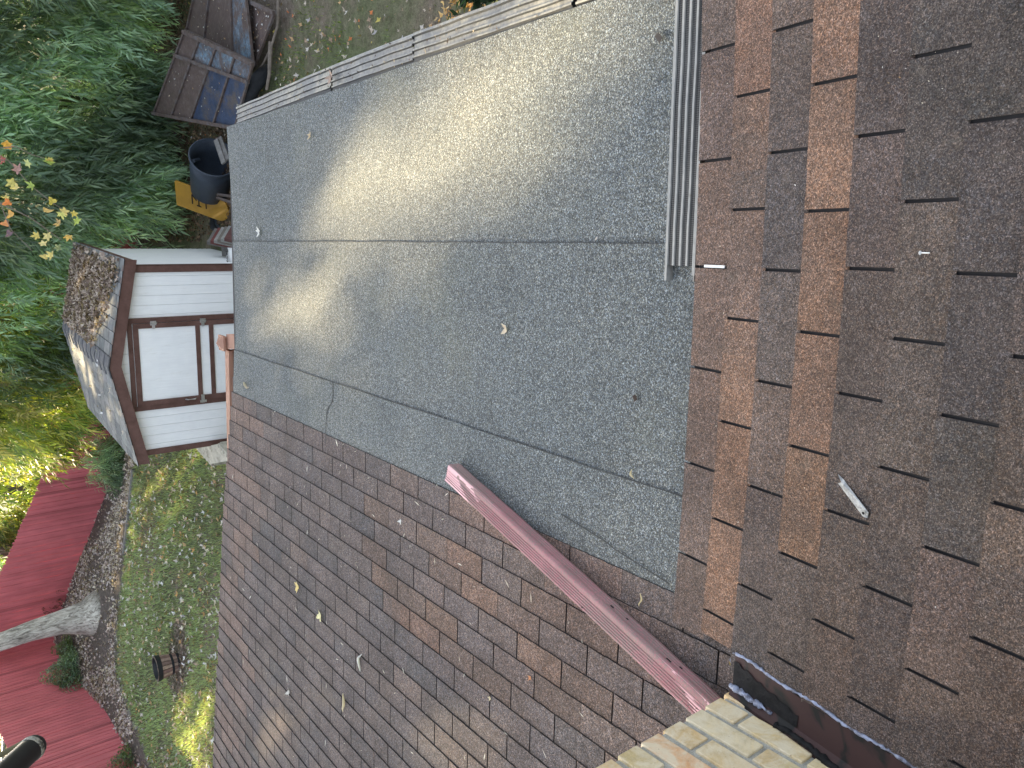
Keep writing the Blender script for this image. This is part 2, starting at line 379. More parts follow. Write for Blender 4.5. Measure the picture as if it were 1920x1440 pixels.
# ---------------------------------------------------------------- the house: roofs, chimney, gutters
HL = 'single storey house wing with brown tabbed shingles, grey low roof and tan brick chimney'
house = thing('house', HL, 'house')
def n_(ax, deg): s_, c_ = math.sin(R(deg)), math.cos(R(deg)); return V(s_, 0, c_) if ax == 'x' else V(0, s_, c_)
NN, DN = n_('y', 10), -1.69
NL, DL = n_('x', 5), -2.13
NG = n_('x', 1); DG = -2.04866
def zn(x, y): return (DN-NN.y*y)/NN.z
def zl(x, y): return (DL-NL.x*x)/NL.z
def zg(x, y): return (DG-NG.x*x)/NG.z
TONES = {'or': (.182, .112, .078), 'br': (.142, .098, .076), 'mb': (.114, .085, .071), 'dk': (.094, .075, .066), 'bl': (.076, .066, .061)}
def jit(c, a=.08): k = 1+rnd.uniform(-a, a); return tuple(max(.01, x*k*(1+rnd.uniform(-a*.15, a*.15))) for x in c)
def shingles(mb, O, U, W, N, rows, exposure, tabw, phase, ulo, uhi, tone, bow=None, thick=.0055, slot=.007, skipslot=.0, butt=.0005):
    """O origin, U along the course, W up slope, N normal; each tab a thin wedge"""
    for k in range(rows):
        t0, t1 = k*exposure, (k+1)*exposure+.006
        ph = phase+(.5 if k % 2 else 0)+rnd.uniform(-.03, .03)
        lo, hi = ulo(t0+.5*exposure), uhi(t0+.5*exposure)
        i0 = int(math.floor((lo/tabw)-ph))-1; i1 = int(math.ceil((hi/tabw)-ph))+1
        dt = rnd.uniform(-.002, .002)
        for i in range(i0, i1):
            a = (i+ph)*tabw+slot/2; b = (i+ph+1)*tabw-slot/2
            if rnd.random() < skipslot: b += slot*.8
            a = max(a, lo); b = min(b, hi)
            if b-a < .012: continue
            cA = tone(k, i, (a+b)/2)
            segs = 3; skew = rnd.uniform(-.0018, .0018); lift = rnd.uniform(0, .0012)
            cN = tone(k, i+1, b) if rnd.random() < .35 else cA
            for sgi in range(segs):
                u0 = a+(b-a)*sgi/segs; u1 = a+(b-a)*(sgi+1)/segs
                f = sgi/(segs-1)
                c = tuple(x*(1-f*.6)+y*f*.6 for x, y in zip(cA, cN))
                def P(u, t, h):
                    tt = t+(bow(u) if bow else 0)
                    return O+U*u+W*tt+N*h
                z0 = .0015+lift; z1 = .0015
                vs = [P(u0, t0+dt+skew-butt, z0), P(u1, t0+dt-skew-butt, z0), P(u1, t1, z1-.001), P(u0, t1, z1-.001),
                      P(u0, t0+dt+skew, z0+thick+.003), P(u1, t0+dt-skew, z0+thick+.003), P(u1, t1, z1+.001), P(u0, t1, z1+.001)]
                b_ = len(mb.v); mb.v += vs
                fl = [(4, 5, 6, 7), (0, 1, 5, 4)]
                if sgi == 0: fl.append((3, 0, 4, 7))
                if sgi == segs-1: fl.append((1, 2, 6, 5))
                for q, fc in enumerate(fl):
                    mb.f.append(tuple(j+b_ for j in fc)); mb.c.append(c if q == 0 else (.02, .018, .018))
# near roof
main = bpy.data.objects.new('main_roof', None)
WN = V(0, -math.cos(R(10)), math.sin(R(10)))
EAVE_Y = 1.612
O = V(0, EAVE_Y, zn(0, EAVE_Y))
rowt = ['br', 'or', 'dk', 'or', 'bl', 'dk', 'bl', 'dk', 'bl', 'dk', 'mb', 'br', 'bl', 'or', 'dk', 'mb']
def tone_near(k, i, u):
    base = rowt[k % 16]
    if k == 0: base = 'mb' if (u < -.3 and i % 3) else ('br' if u < .35 else 'mb')
    if k == 1: base = 'or' if (u > .3 or u < -.32) else ('mb' if i % 2 else 'br')
    if k == 2: base = ['dk', 'mb', 'dk', 'bl'][i % 4]
    if k == 3: base = 'or' if u > -.9 else 'dk'
    if k == 4: base = 'mb' if u > .5 else ('dk' if u > -.75 else 'mb')
    if k == 5: base = 'bl' if u > .2 else 'dk'
    if k >= 6 and u < -.55: base = ['mb', 'dk', 'mb'][(k+i) % 3]
    q = .86 if k >= 4 else 1.0
    return jit(tuple(x*q for x in TONES[base]), .10)
mb = MB()
bow = lambda u: -.028*max(0.0, 1-((u+.25)/1.0)**2)*-1.0 if abs(u+.25) < 1 else 0.0
XL = -1.268
shingles(mb, O, V(1, 0, 0), WN, NN, 34, .1405, .3215, .80, lambda t: XL+(-.03 if t < .1 else 0)-(0 if t < .25 else .08), lambda t: 5.0, tone_near, bow=bow, thick=.005, slot=.009, butt=.0022)
ro = mb.build('main_shingle_roof', M['shingle_near'], house, tint=True)
mb = MB(); t1 = 34*.1405
def deck(x0, x1, ta, tb, O, W, N, U, th=.02, h0=-.001):
    a = O+U*x0+W*ta+N*h0; return (a-N*th, U*(x1-x0), W*(tb-ta), N*th)
mb.box(*deck(XL+.004, 5.0, .034, t1, O, WN, NN, V(1, 0, 0)))
mb.build('underlay', M['dark'], ro)
# back slope and ridge so the house stands on its own
RY = EAVE_Y-t1*math.cos(R(10)); RZ = zn(0, RY)
mb = MB(); mb.hexa([V(-6.5, RY, RZ-.03), V(5, RY, RZ-.03), V(5, RY-5, RZ-.9), V(-6.5, RY-5, RZ-.9), V(-6.5, RY, RZ), V(5, RY, RZ), V(5, RY-5, RZ-.87), V(-6.5, RY-5, RZ-.87)])
mb.build('rear_roof', M['roofedge'], house)
# wing roof (left)
WL = V(-math.cos(R(5)), 0, math.sin(R(5)))
s0 = 1.0915
p0 = WL*s0; OL = V(p0.x, 0, 0); OL.z = zl(OL.x, 0)
def rake(t):     # far edge, y as a function of distance up the slope
    pts = [(0, 6.295), (1.17, 6.45), (3.4, 6.535), (9, 6.6)]
    for (a, b), (c, d) in zip(pts, pts[1:]):
        if t <= c: return b+(d-b)*(t-a)/(c-a)
    return pts[-1][1]
def tone_left(k, i, u):
    h = math.sin(k*1.7+i*.9)+math.sin(k*.6-i*2.3)+rnd.uniform(-1.2, 1.2)
    warm = (k == 0) or (k < 7 and 1.6 < u < 3.6) or (u > 5.7)
    if k == 0 or (3 <= k <= 7 and 1.6 < u < 3.9 and h > .2): c = TONES['or' if h > 1.2 else ('br' if h > -1.2 else 'dk')]; g = sum(c)/3; return jit(tuple(x*.80+g*.18 for x in c), .07)
    if warm: b = 'or' if h > .3 else ('br' if h > -.9 else 'mb')
    else: b = 'br' if h > 2.0 else ('mb' if h > -.4 else ('dk' if h > -1.6 else 'bl'))
    c = TONES[b]; g = sum(c)/3; g = .075+g*.34; c = tuple(x*.66+g*.44*k_ for x, k_ in zip(c, (1.05, .98, .99)))
    return jit(c, .05)
mb = MB()
shingles(mb, OL, V(0, 1, 0), WL, NL, 44, .1235, .2965, .86, lambda t: -3.0 if t > 0.06 else -3.0, lambda t: rake(t)-.004, tone_left, thick=.005, slot=.0075, skipslot=.12)
wr = mb.build('wing_shingle_roof', M['shingle_far'], house, tint=True)
mb = MB(); TL = 44*.1235
pr = [0, 1.17, 3.4, TL]
for a, b in zip(pr, pr[1:]):
    A = [OL+WL*a+V(0, -3, 0), OL+WL*b+V(0, -3, 0), OL+WL*b+V(0, rake(b)-.008, 0), OL+WL*a+V(0, rake(a)-.008, 0)]
    mb.hexa([q-NL*.03 for q in A]+[q-NL*.0005 for q in A])
mb.build('underlay', M['dark'], wr)
mb = MB()
for a, b in zip(pr, pr[1:]):     # rake board under the far edge
    mb.box(OL+WL*a+V(0, rake(a)-.05, 0)-NL*.17, WL*(b-a)+V(0, rake(b)-rake(a), 0), V(0, .03, 0), NL*.135)
mb.build('rake_board', M['trim'], wr)
mb = MB(); LX = OL+WL*TL
mb.hexa([V(LX.x-5, -3, LX.z-.6), V(LX.x, -3, LX.z-.03), V(LX.x, 6.6, LX.z-.03), V(LX.x-5, 6.6, LX.z-.6), V(LX.x-5, -3, LX.z-.57), V(LX.x, -3, LX.z), V(LX.x, 6.6, LX.z), V(LX.x-5, 6.6, LX.z-.57)])
mb.build('far_slope', M['roofedge'], wr)
# low grey roof: three laid strips of roll roofing, each lapping the one below
def far(x):
    pts = [(-1.3, 6.30), (-.75, 6.165), (-.19, 6.128), (.4, 6.13), (.862, 6.165)]
    for (a, b), (c, d) in zip(pts, pts[1:]):
        if x <= c: return b+(d-b)*(x-a)/(c-a)
    return pts[-1][1]
low = None
def sheet(x0, x1, lift, wob, drop=0.0):
    nx, ny = 14, 90; vs = []; fs = []
    for j in range(ny+1):
        for i in range(nx+1):
            u = i/nx; x = x0+(x1-x0)*u
            if i == nx: x += wob*math.sin(j*.37+x0*3)*.6+wob*.4*math.sin(j*1.3)
            yf = far(x); y = 1.40+(yf-1.40)*j/ny
            h = lift*(u**1.5)+.004*math.sin(y*2.1+x*1.7)*math.sin(x*3.1)*u-drop*(1-u)**5
            vs.append(V(x, y, zg(x, y)+h))
    for j in range(ny):
        for i in range(nx): fs.append((j*(nx+1)+i, j*(nx+1)+i+1, (j+1)*(nx+1)+i+1, (j+1)*(nx+1)+i))
    top = list(range((ny+1)*(nx+1))); base = len(vs); vs += [v-V(0, 0, .0035) for v in vs[:base]]
    def side(seq):
        for a, b in zip(seq, seq[1:]): fs.append((a, b, b+base, a+base))
    side([j*(nx+1)+nx for j in range(ny+1)]); side([j*(nx+1) for j in range(ny, -1, -1)]); side([ny*(nx+1)+i for i in range(nx, -1, -1)])
    return vs, fs
lowt = new_mesh('low_slope_roof', *sheet(-.03, .862, .004, .001), M['roll'], house)
new_mesh('roofing_sheet', *sheet(-.90, .004, .004, .002), M['roll'], lowt).location = (0, 0, .003)
new_mesh('roofing_sheet', *sheet(-1.275, -.852, .004, .003, .014), M['roll'], lowt).location = (0, 0, .006)
mb = MB()
def seam(pts, wd, hz=.0125):
    for a, b in zip(pts, pts[1:]):
        A = V(a[0], a[1], zg(*a)+hz); B = V(b[0], b[1], zg(*b)+hz); mb.bar(A, B, wd, .0016)
mb = MB(); seam([(-.851+.002*math.sin(k*.9), 1.42+k*.12) for k in range(40)], .0035, .0108); mb.build('lap_seam', M['bitumen'], lowt)
mb = MB(); seam([(.0055+.0015*math.sin(k*1.1), 1.42+k*.12) for k in range(40)], .003, .0078); mb.build('lap_seam', M['bitumen'], lowt)
mb = MB(); seam([(-.852, 4.372), (-.92, 4.372), (-.975, 4.385), (-1.02, 4.445), (-1.07, 4.475), (-1.16, 4.488), (-1.272, 4.50)], .005, .0122); mb.build('lap_seam', M['bitumen'], lowt)
mb = MB(); seam([(-1.09, 2.24), (-1.105, 2.12), (-1.125, 1.98), (-1.14, 1.93), (-1.18, 1.66)], .004, .0122)
mb.build('lap_seam', M['bitumen'], lowt)
mb = MB()       # roof deck and edge under the roll roofing
mb.hexa([V(-1.27, 1.40, -2.20), V(.855, 1.40, -2.24), V(.855, 6.15, -2.24), V(-1.27, 6.25, -2.20), V(-1.27, 1.40, zg(-1.27, 0)-.006), V(.855, 1.40, zg(.855, 0)-.006), V(.855, 6.15, zg(.855, 0)-.006), V(-1.27, 6.25, zg(-1.27, 0)-.006)])
mb.build('roof_deck', M['roofedge'], lowt)
# walls under the roofs
mb = MB()
mb.aabb((-1.2, 1.9, -4.6), (.66, 5.9, -2.22)); mb.build('porch_wall', M['wall'], house)
mb = MB(); mb.aabb((-6.3, -3, -4.6), (-1.25, 6.15, -2.18)); mb.build('wing_wall', M['wall'], house)
mb = MB(); mb.aabb((-1.2, -5.5, -4.6), (4.7, 1.25, -2.1)); mb.build('main_wall', M['wall'], house)
mb = MB(); mb.aabb((-1.26, EAVE_Y-.055, -2.16), (4.98, EAVE_Y-.035, -2.022)); mb.build('fascia', M['trim'], house)

# long gutter with guard along the right edge
gut = bpy.data.objects.new('side_gutter', None)
def gutter_long():
    x0 = .872; zt = -2.083; g = MB()
    y0, y1 = .9, 5.98
    def wav(y): return .006*math.sin(y*1.9)-.010*((y-3.5)/2.5)**2
    ys_ = [y0+(y1-y0)*k/60 for k in range(61)]
    prof = [(-.010, .004), (-.010, -.03), (0.0, -.075), (.095, -.075), (.118, -.05), (.122, -.012), (.130, .006), (.118, .010), (.112, .004), (.112, -.04), (.09, -.07), (.004, -.07)]
    vs = []; fs = []; n = len(prof)
    for y in ys_:
        for px_, pz in prof: vs.append(V(x0+px_+wav(y), y, zt+pz))
    for j in range(60):
        for i in range(n): fs.append((j*n+i, j*n+(i+1) % n, (j+1)*n+(i+1) % n, (j+1)*n+i))
    fs.append(tuple(range(n))); fs.append(tuple(60*n+i for i in range(n))[::-1])
    t = new_mesh('gutter', vs, fs, M['alu'], house)
    # guard sections: ribbed strips laid one after another, slightly out of line
    secs = [(.9, 2.26, .0, .05), (2.28, 3.42, .004, -.03), (3.43, 4.34, -.003, .02), (4.36, 5.96, .002, -.01)]
    for a, b, dx, tilt in secs:
        vs = []; fs = []
        rp = [(-.022, .004), (-.006, .006), (.004, .006), (.008, .013), (.016, .013), (.020, .004), (.036, .004), (.040, .013), (.048, .013), (.052, .004), (.070, .004), (.074, .013), (.082, .013), (.086, .004), (.104, .003), (.110, .012), (.122, .012)]
        m_ = 24; n = len(rp)
        for j in range(m_+1):
            y = a+(b-a)*j/m_; e = .0025*math.sin(j*.8+a)
            for px_, pz in rp: vs.append(V(x0+px_+wav(y)+dx, y, zt+pz+.008+tilt*(px_-.06)+e))
        col = []
        for j in range(m_):
            for i in range(n-1): fs.append((j*n+i, j*n+i+1, (j+1)*n+i+1, (j+1)*n+i)); col.append(1 if i in (0, 1, 2, 4, 6, 8, 10, 12, 14) else 0)
        g_ = new_mesh('gutter_guard', vs, fs, [M['alu_side'], M['perf_far']], t, midx=col)
    nq = 150; Y_ = 1.8+4.1*RS.rand(nq); X_ = x0+.12*RS.rand(nq); PP = np.c_[X_, Y_, np.full(nq, zt+.026)]
    dq = np_mesh('gutter_debris', leafquads(PP, .018, .5, aspect=.5), 8, M['dryleaf'], t, cols=pick([(.10, .07, .05), (.05, .035, .03), (.3, .25, .18)], nq)); dq['kind'] = 'stuff'
    mb = MB(); mb.box((x0-.012, 5.955, zt-.076), (.143, 0, 0), (0, .006, 0), (0, 0, .085)); mb.build('end_cap', M['alu'], t)
    return t
# short gutter under the near eave, open at its left end
def gutter_near():
    xa, xb = -.118, 5.0; zt = -2.018; y0, y1 = EAVE_Y+.006, EAVE_Y+.122
    prof = [(y0, zt), (y0, zt-.08), (y1-.02, zt-.08), (y1-.004, zt-.045), (y1, zt-.01), (y1+.006, zt+.003), (y1-.004, zt+.004), (y1-.008, zt-.012), (y1-.012, zt-.045), (y1-.024, zt-.074), (y0+.004, zt-.074), (y0+.004, zt)]
    vs = [V(xa, y, z) for y, z in prof]+[V(xb, y, z) for y, z in prof]; n = len(prof)
    t = new_mesh('gutter', vs, [(i, (i+1) % n, n+(i+1) % n, n+i) for i in range(n)], M['alu'], house)
    rp = []; nb = 4; W = y1-y0-.004
    for i in range(nb):
        a = y0+.004+W*i/nb; rp += [(a, .004, 1), (a+W/nb*.60, .004, 1), (a+W/nb*.66, .009, 0), (a+W/nb*.94, .009, 0)]
    vs = []; fs = []; mi = []; n = len(rp); m_ = 40
    for j in range(m_+1):
        x = xa+.05+(xb-xa-.05)*j/m_; e = .0015*math.sin(j*2.1)
        for y, z, _ in rp: vs.append(V(x, y, zt+z+e))
    for j in range(m_):
        for i in range(n-1): fs.append((j*n+i, j*n+i+1, (j+1)*n+i+1, (j+1)*n+i)); mi.append(1 if (rp[i][2] and rp[i+1][2]) else 0)
    new_mesh('gutter_guard', vs, fs, [M['alu'], M['perf']], t, midx=mi)
    mb = MB(); mb.box((xa+.02, y0-.012, zt+.008), (xb-xa, 0, 0), (0, .012, 0), (0, 0, .004)); mb.build('drip_edge', M['alu'], t)
gutter_near()

# chimney
CX = -1.40
def chimney():
    cb = MB(); y0, y1 = 1.325, -1.4; xw = 1.0; zb = -2.085; ch = .0965; nrows = 34
    core = MB(); core.aabb((CX-xw+.012, y1+.012, -2.6), (CX-.008, y0-.008, zb+nrows*ch+.02)); 
    pal = [(.60, .43, .22), (.64, .48, .26), (.60, .45, .25), (.64, .38, .20), (.66, .54, .34), (.58, .45, .24)]
    def br(a, b):
        k = rnd.uniform(-.004, .005); c = jit(rnd.choice(pal), .1)
        cb.aabb(a, b, c)
    for r in range(nrows):
        za = zb+r*ch+.0095; zc = zb+(r+1)*ch-.0105
        y = y0+rnd.uniform(-.004, .003); L = .227 if r % 2 else .112; first = True
        while y > y1+.02:
            yy = max(y-L, y1); o = rnd.uniform(-.003, .003)
            cb.aabb((CX-.10, yy+.009, za), (CX+o, y-(.0 if first else .006), zc), jit(rnd.choice(pal), .1))
            y -= L; L = .225; first = False
        x = CX-(.112 if r % 2 else .227)
        while x > CX-xw+.03:      # front face
            cb.aabb((max(x-.215, CX-xw), y0-.10, za), (x-.012, y0+rnd.uniform(-.003, .003), zc), jit(rnd.choice(pal), .1)); x -= .227
        for q in range(4):  # far side and back
            cb.aabb((CX-xw, y1+.1+q*.62, za), (CX-xw+.1, y1+.1+q*.62+.6, zc), jit(rnd.choice(pal), .1))
            cb.aabb((CX-xw+.05+q*.23, y1, za), (CX-xw+.05+q*.23+.215, y1+.1, zc), jit(rnd.choice(pal), .1))
    c = cb.build('chimney', M['brick'], house, tint=True); bevel(c, .0085, 2)
    core.build('mortar', M['mortar'], c)
    # step flashing: a strip lying on the near shingles, folded up against the brick
    f = MB(); ya, yb = 1.318, -1.3; n = 40
    for k in range(n):
        a = ya+(yb-ya)*k/n; b = ya+(yb-ya)*(k+1)/n
        w0, w1 = (-1.272+.004*math.sin(k*1.1)), (-1.272+.004*math.sin((k+1)*1.1))
        up = .034
        def Q(x, y, h): return V(x, y, zn(0, y)+h)
        f.add([Q(w0, a, .010), Q(w1, b, .010), Q(CX+.030, b, .016), Q(CX+.030, a, .016)], [(0, 1, 2, 3)])
        f.add([Q(CX+.030, a, .016), Q(CX+.030, b, .016), Q(CX+.004, b, up), Q(CX+.004, a, up)], [(0, 1, 2, 3)])
        f.add([Q(CX+.004, a, up), Q(CX+.004, b, up), Q(CX-.02, b, up), Q(CX-.02, a, up)], [(0, 1, 2, 3)])
    f.add([V(-1.272, ya, zn(0, ya)+.010), V(CX+.03, ya, zn(0, ya)+.016), V(CX+.004, ya, zn(0, ya)+.034), V(CX+.004, ya, zl(CX, ya)), V(-1.272, ya, zl(CX, ya))], [(0, 1, 2, 3, 4)])
    fl = f.build('flashing', M['flash'], house)
    # bead of sealant round its outer edge, tar on the brick side
    def bead(pts, r0, mat, name, par, wob=.4, flat=.6):
        P = []; ra = []
        for a, b in zip(pts, pts[1:]):
            k = max(2, int((b-a).length/.008))
            for i in range(k): P.append(a.lerp(b, i/k)+V(rnd.uniform(-1, 1), rnd.uniform(-1, 1), rnd.uniform(-.3, .4))*r0*.35); ra.append(r0*(1+rnd.uniform(-wob, wob)))
        mb = MB(); mb.tube(P, ra, 7); return mb.build(name, mat, par, smooth=True)
    bead([V(-1.268+.004*math.sin(k*1.3), 1.322-k*.05, zn(0, 1.322-k*.05)+.008) for k in range(52)], .0046, M['sealant'], 'sealant', fl)
    bead([V(-1.268, 1.326, zn(0, 1.33)+.004), V(-1.30, 1.345, zn(0, 1.34)-.004), V(-1.325, 1.33, zn(0, 1.33)+.0), V(-1.345, 1.325, zn(0, 1.33)-.03)], .008, M['sealant'], 'sealant', fl, .5)
    bead([V(CX+.026, 1.325-.02*k, zn(0, 1.325-.02*k)+.022) for k in range(10)], .0085, M['sealant'], 'sealant', fl, .6)
    tp = MB(); pp = []
    for k in range(15):
        y = 1.316-.018*k; xa = -1.288-.0035*k*(1 if k < 9 else .9)+.005*math.sin(k*2.3); xb = CX+.034
        pp.append((V(min(xa, -1.28), y, zn(0, y)+.0155), V(max(xb, xb+.004*math.sin(k*1.7)), y, zn(0, y)+.0185)))
    for (a0, b0), (a1, b1) in zip(pp, pp[1:]): tp.add([a0, a1, b1, b0], [(0, 1, 2, 3)])
    tp.build('tar_patch', M['tar'], fl)
    bead([V(CX+.010+.004*math.sin(k), 1.13-.05*k, zn(0, 1.13-.05*k)+.032) for k in range(46)], .009, M['tar'], 'tar_bead', fl, .4)
    bead([V(-1.31+.02*math.sin(k*2), 1.34+.01*math.cos(k*3), zn(0, 1.34)-.03) for k in range(5)], .010, M['tar'], 'tar_bead', fl, .6)
chimney()

# ---------------------------------------------------------------- loose downspout lying across the roof
def downspout():
    far_ = V(-1.085, 2.985, 0); near_ = V(-1.520, 1.415, 0)
    far_.z = zg(far_.x, 0)+.036+.012; near_.z = zl(near_.x, 0)+.036+.012
    d = (near_-far_).normalized(); L = (near_-far_).length+.16
    up = V(0.10, 0, 1); sd_ = d.cross(up).normalized()  # points to the left of travel
    if sd_.x < 0: sd_ = -sd_
    up = sd_.cross(d).normalized(); up = up if up.z > 0 else -up
    t = thing('downspout', 'loose faded red ribbed downspout lying across the grey and brown roofs', 'downspout', tuple(far_))
    W, H = .092, .068
    # cross-section with flutes on top and rounded corners, x = across (right +), z = up
    top = []
    nfl = 5
    top.append((-W/2+.004, H/2-.001)); 
    for i in range(nfl):
        a = -W/2+.009+(W*.62)*i/nfl; q = W*.62/nfl
        top += [(a, H/2), (a+q*.35, H/2), (a+q*.5, H/2-.0035), (a+q*.85, H/2-.0035)]
    top += [(-W/2+.009+W*.62, H/2), (W/2-.010, H/2+.001), (W/2-.004, H/2-.001)]
    right = [(W/2, H/2-.008)]
    for i in range(3):
        z = H/2-.018-i*.013; right += [(W/2, z), (W/2-.003, z-.003), (W/2-.003, z-.007), (W/2, z-.010)]
    right += [(W/2-.004, -H/2)]
    prof = top+right+[(-W/2+.004, -H/2), (-W/2, -H/2+.006), (-W/2, H/2-.006)]
    n = len(prof); ns = 40; vs = []; fs = []; mi = []
    for j in range(ns+1):
        s_ = L*j/ns; sag = -.006*math.sin(math.pi*j/ns)
        for x, z in prof:
            kk = 1.0-.10*(j/ns)*0
            vs.append(far_*0+d*s_+sd_*x*kk+up*(z+sag+.0012*math.sin(j*1.3+x*80)))
    for j in range(ns):
        for i in range(n):
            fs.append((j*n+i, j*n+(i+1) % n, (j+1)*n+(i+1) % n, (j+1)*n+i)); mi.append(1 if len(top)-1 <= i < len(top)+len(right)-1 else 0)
    base = len(vs)
    inn = [(x*.96, z*.95) for x, z in prof]
    for j in (0, ns):
        for x, z in inn: vs.append(d*(L*j/ns)+sd_*x+up*z)
    for i in range(n):
        fs.append((i, base+i, base+(i+1) % n, (i+1) % n)); mi.append(0)
        fs.append((base+i, base+n+i, base+n+(i+1) % n, base+(i+1) % n)); mi.append(1)
        fs.append((ns*n+i, ns*n+(i+1) % n, base+n+(i+1) % n, base+n+i)); mi.append(0)
    o = new_mesh('pipe', vs, fs, [M['spout'], M['spout_side']], t, midx=mi)
    mb = MB()       # hole, dark scabs and the torn seam at the near end
    for s_, x, r_ in ((1.02, -.03, .004), (1.60, -.01, .0022), (1.63, .0, .0018), (1.57, -.022, .0018), (1.54, .006, .002), (1.30, -.005, .002)):
        mb.lathe(d*s_+sd_*x+up*(H/2+.0006), [(r_, 0), (.0001, .0006)], 8, ax=up); mb.build('scab', M['dark'], t); mb = MB()
    for s_, z, l_ in ((1.12, .0, .016), (1.20, -.006, .010), (1.42, .01, .022), (1.47, -.004, .012)):
        mb.box(d*s_+sd_*(W/2+.0004)+up*z, d*l_, up*.006, sd_*.0012); mb.build('scab', M['dark'], t); mb = MB()
    return t
downspout()

# ---------------------------------------------------------------- small things lying on the roofs
def leaf_mesh(size, lobes=5, curl=.5, seed=0):
    r_ = random.Random(seed); pts = []
    n = lobes*4
    for k in range(n):
        a = -math.pi*.82+2*math.pi*.82*k/(n-1)
        ph = k % 4
        rr = size*(1.0 if ph == 2 else (.52 if ph == 0 else .74))*(1-.32*abs(a)/math.pi)*r_.uniform(.85, 1.1)
        pts.append((rr*math.cos(a), rr*math.sin(a)*.9))
    vs = [V(-size*.25, 0, .002)]+[V(x, y, curl*size*((x/size)**2*.6+(y/size)**2)*r_.uniform(.6, 1.3)) for x, y in pts]
    fs = [(0, k, k+1) for k in range(1, n)]
    vs += [V(-size*.25, -size*.02, .003), V(-size*.25, size*.02, .003), V(-size*1.05, size*.13, .004)]; fs.append((n+1, n+2, n+3))
    return vs, fs
def curled(size, wd, seed=0):
    r_ = random.Random(seed); vs = []; fs = []; n = 9
    for k in range(n+1):
        u = k/n; ww = wd*math.sin(math.pi*min(max(u, .04), .97))**.6; x = (u-.5)*size; y = .14*size*math.sin(u*6+seed); 
        for q in (-1, -.5, 0, .5, 1): vs.append(V(x, y+ww*.55*math.sin(q*1.35), ww*(1-math.cos(q*1.35))*1.1+.002+.2*ww*math.sin(5*u+seed)))
    for k in range(n):
        for q in range(4): fs.append((k*5+q, k*5+q+1, (k+1)*5+q+1, (k+1)*5+q))
    return vs, fs
def frame(n, ang):
    n = n.normalized(); a = n.cross(V(0, 1, 0)).normalized(); b = n.cross(a)
    X = a*math.cos(ang)+b*math.sin(ang); Y = n.cross(X); return Matrix((X, Y, n)).transposed().to_4x4()
def place_leaf(p, n, ang, geo, col, label, cat='leaf', name='fallen_leaf', group=None):
    vs, fs = geo; o = new_mesh(name, vs, fs, M['dryleaf'], cols=[col]*len(fs), smooth=True)
    o.matrix_world = Matrix.Translation(p+n*.011) @ frame(n, ang); tag(o, label, cat, group); return o
PALE = (.50, .46, .40); TAN = (.48, .38, .25); YEL = (.60, .47, .16); GRY = (.42, .41, .40); DRK = (.05, .035, .03)
G = lambda x, y: onplane(x, y, NG, DG); Lf = lambda x, y: onplane(x, y, NL, DL); Nr = lambda x, y: onplane(x, y, NN, DN)
place_leaf(G(952, 617), NG, 1.2, leaf_mesh(.034, 3, 1.1, 3), (.62, .52, .38), 'pale curled lobed leaf with a stem, alone in the middle of the grey roof')
place_leaf(G(585, 253), NG, .3, leaf_mesh(.032, 4, .8, 4), TAN, 'small tan crumpled leaf on the grey roof near its gutter edge')
place_leaf(G(488, 435), NG, 2.0, leaf_mesh(.05, 5, .6, 5), (.6, .6, .58), 'whitish feathery leaf on the grey roof beside the seam at its far edge')
place_leaf(G(465, 722), NG, 1.6, curled(.11, .02, 6), (.46, .41, .34), 'long brown curled leaf on the far left corner of the grey roof')
place_leaf(G(1190, 888), NG, .4, curled(.035, .008, 8), (.62, .55, .42), 'tiny pale seed leaf on the near seam of the grey roof')
o = place_leaf(G(1195, 745), NG, .5, ([V(-.011, -.009, .002), V(.012, -.008, .004), V(.011, .010, .003), V(-.009, .011, .005)], [(0, 1, 2, 3)]), DRK, 'small black chip lying on the near part of the grey roof', 'chip', 'bark_chip')
place_leaf(G(1240, 72), NG, .9, ([V(-.02, -.006, .002), V(.02, -.012, .004), V(.017, .010, .006), V(-.012, .013, .003)], [(0, 1, 2, 3)]), (.06, .055, .055), 'dark grey flake on the grey roof close to the ribbed near gutter', 'chip', 'bark_chip')
place_leaf(Lf(560, 1099), NL, 1.7, leaf_mesh(.055, 5, .5, 9), (.66, .52, .22), 'yellow maple leaf on the brown shingles, nearest the far edge of the roof')
place_leaf(Lf(603, 1153), NL, .8, leaf_mesh(.055, 3, .6, 12), (.64, .60, .34), 'pale yellow-green narrow-lobed leaf on the brown shingles beside the yellow one')
place_leaf(Lf(679, 1239), NL, -.1, curled(.115, .016, 2), (.62, .62, .64), 'silvery long curled leaf on the middle of the brown shingles')
place_leaf(Lf(649, 1318), NL, .1, curled(.115, .017, 5), (.60, .53, .42), 'cream long curled leaf near the silvery one on the brown shingles')
place_leaf(Lf(545, 1295), NL, 1.0, leaf_mesh(.04, 3, .9, 14), (.55, .53, .48), 'small whitish crumpled leaf on the brown shingles towards the lawn')
place_leaf(Lf(997, 1269), NL, 1.9, leaf_mesh(.017, 4, .8, 15), (.55, .25, .12), 'tiny orange-red leaf on the brown shingles left of the downspout')
place_leaf(Lf(922, 1308), NL, 2.2, leaf_mesh(.016, 4, .8, 16), (.60, .52, .34), 'tiny cream leaf stuck between tabs near the brick chimney')
place_leaf(Lf(755, 976), NL, .5, leaf_mesh(.022, 3, .9, 17), (.62, .62, .60), 'tiny white star-shaped leaf on the brown shingles near the grey roof')
place_leaf(Lf(1206, 1124), NL, .05, curled(.05, .006, 18), (.70, .62, .44), 'straw-coloured sliver on the shaded shingles right of the downspout')
place_leaf(V(-1.325, 1.355, zl(-1.3, 0)+.03), NL, .3, curled(.045, .012, 19), (.52, .42, .24), 'dry tan leaf lodged at the corner of the chimney flashing')
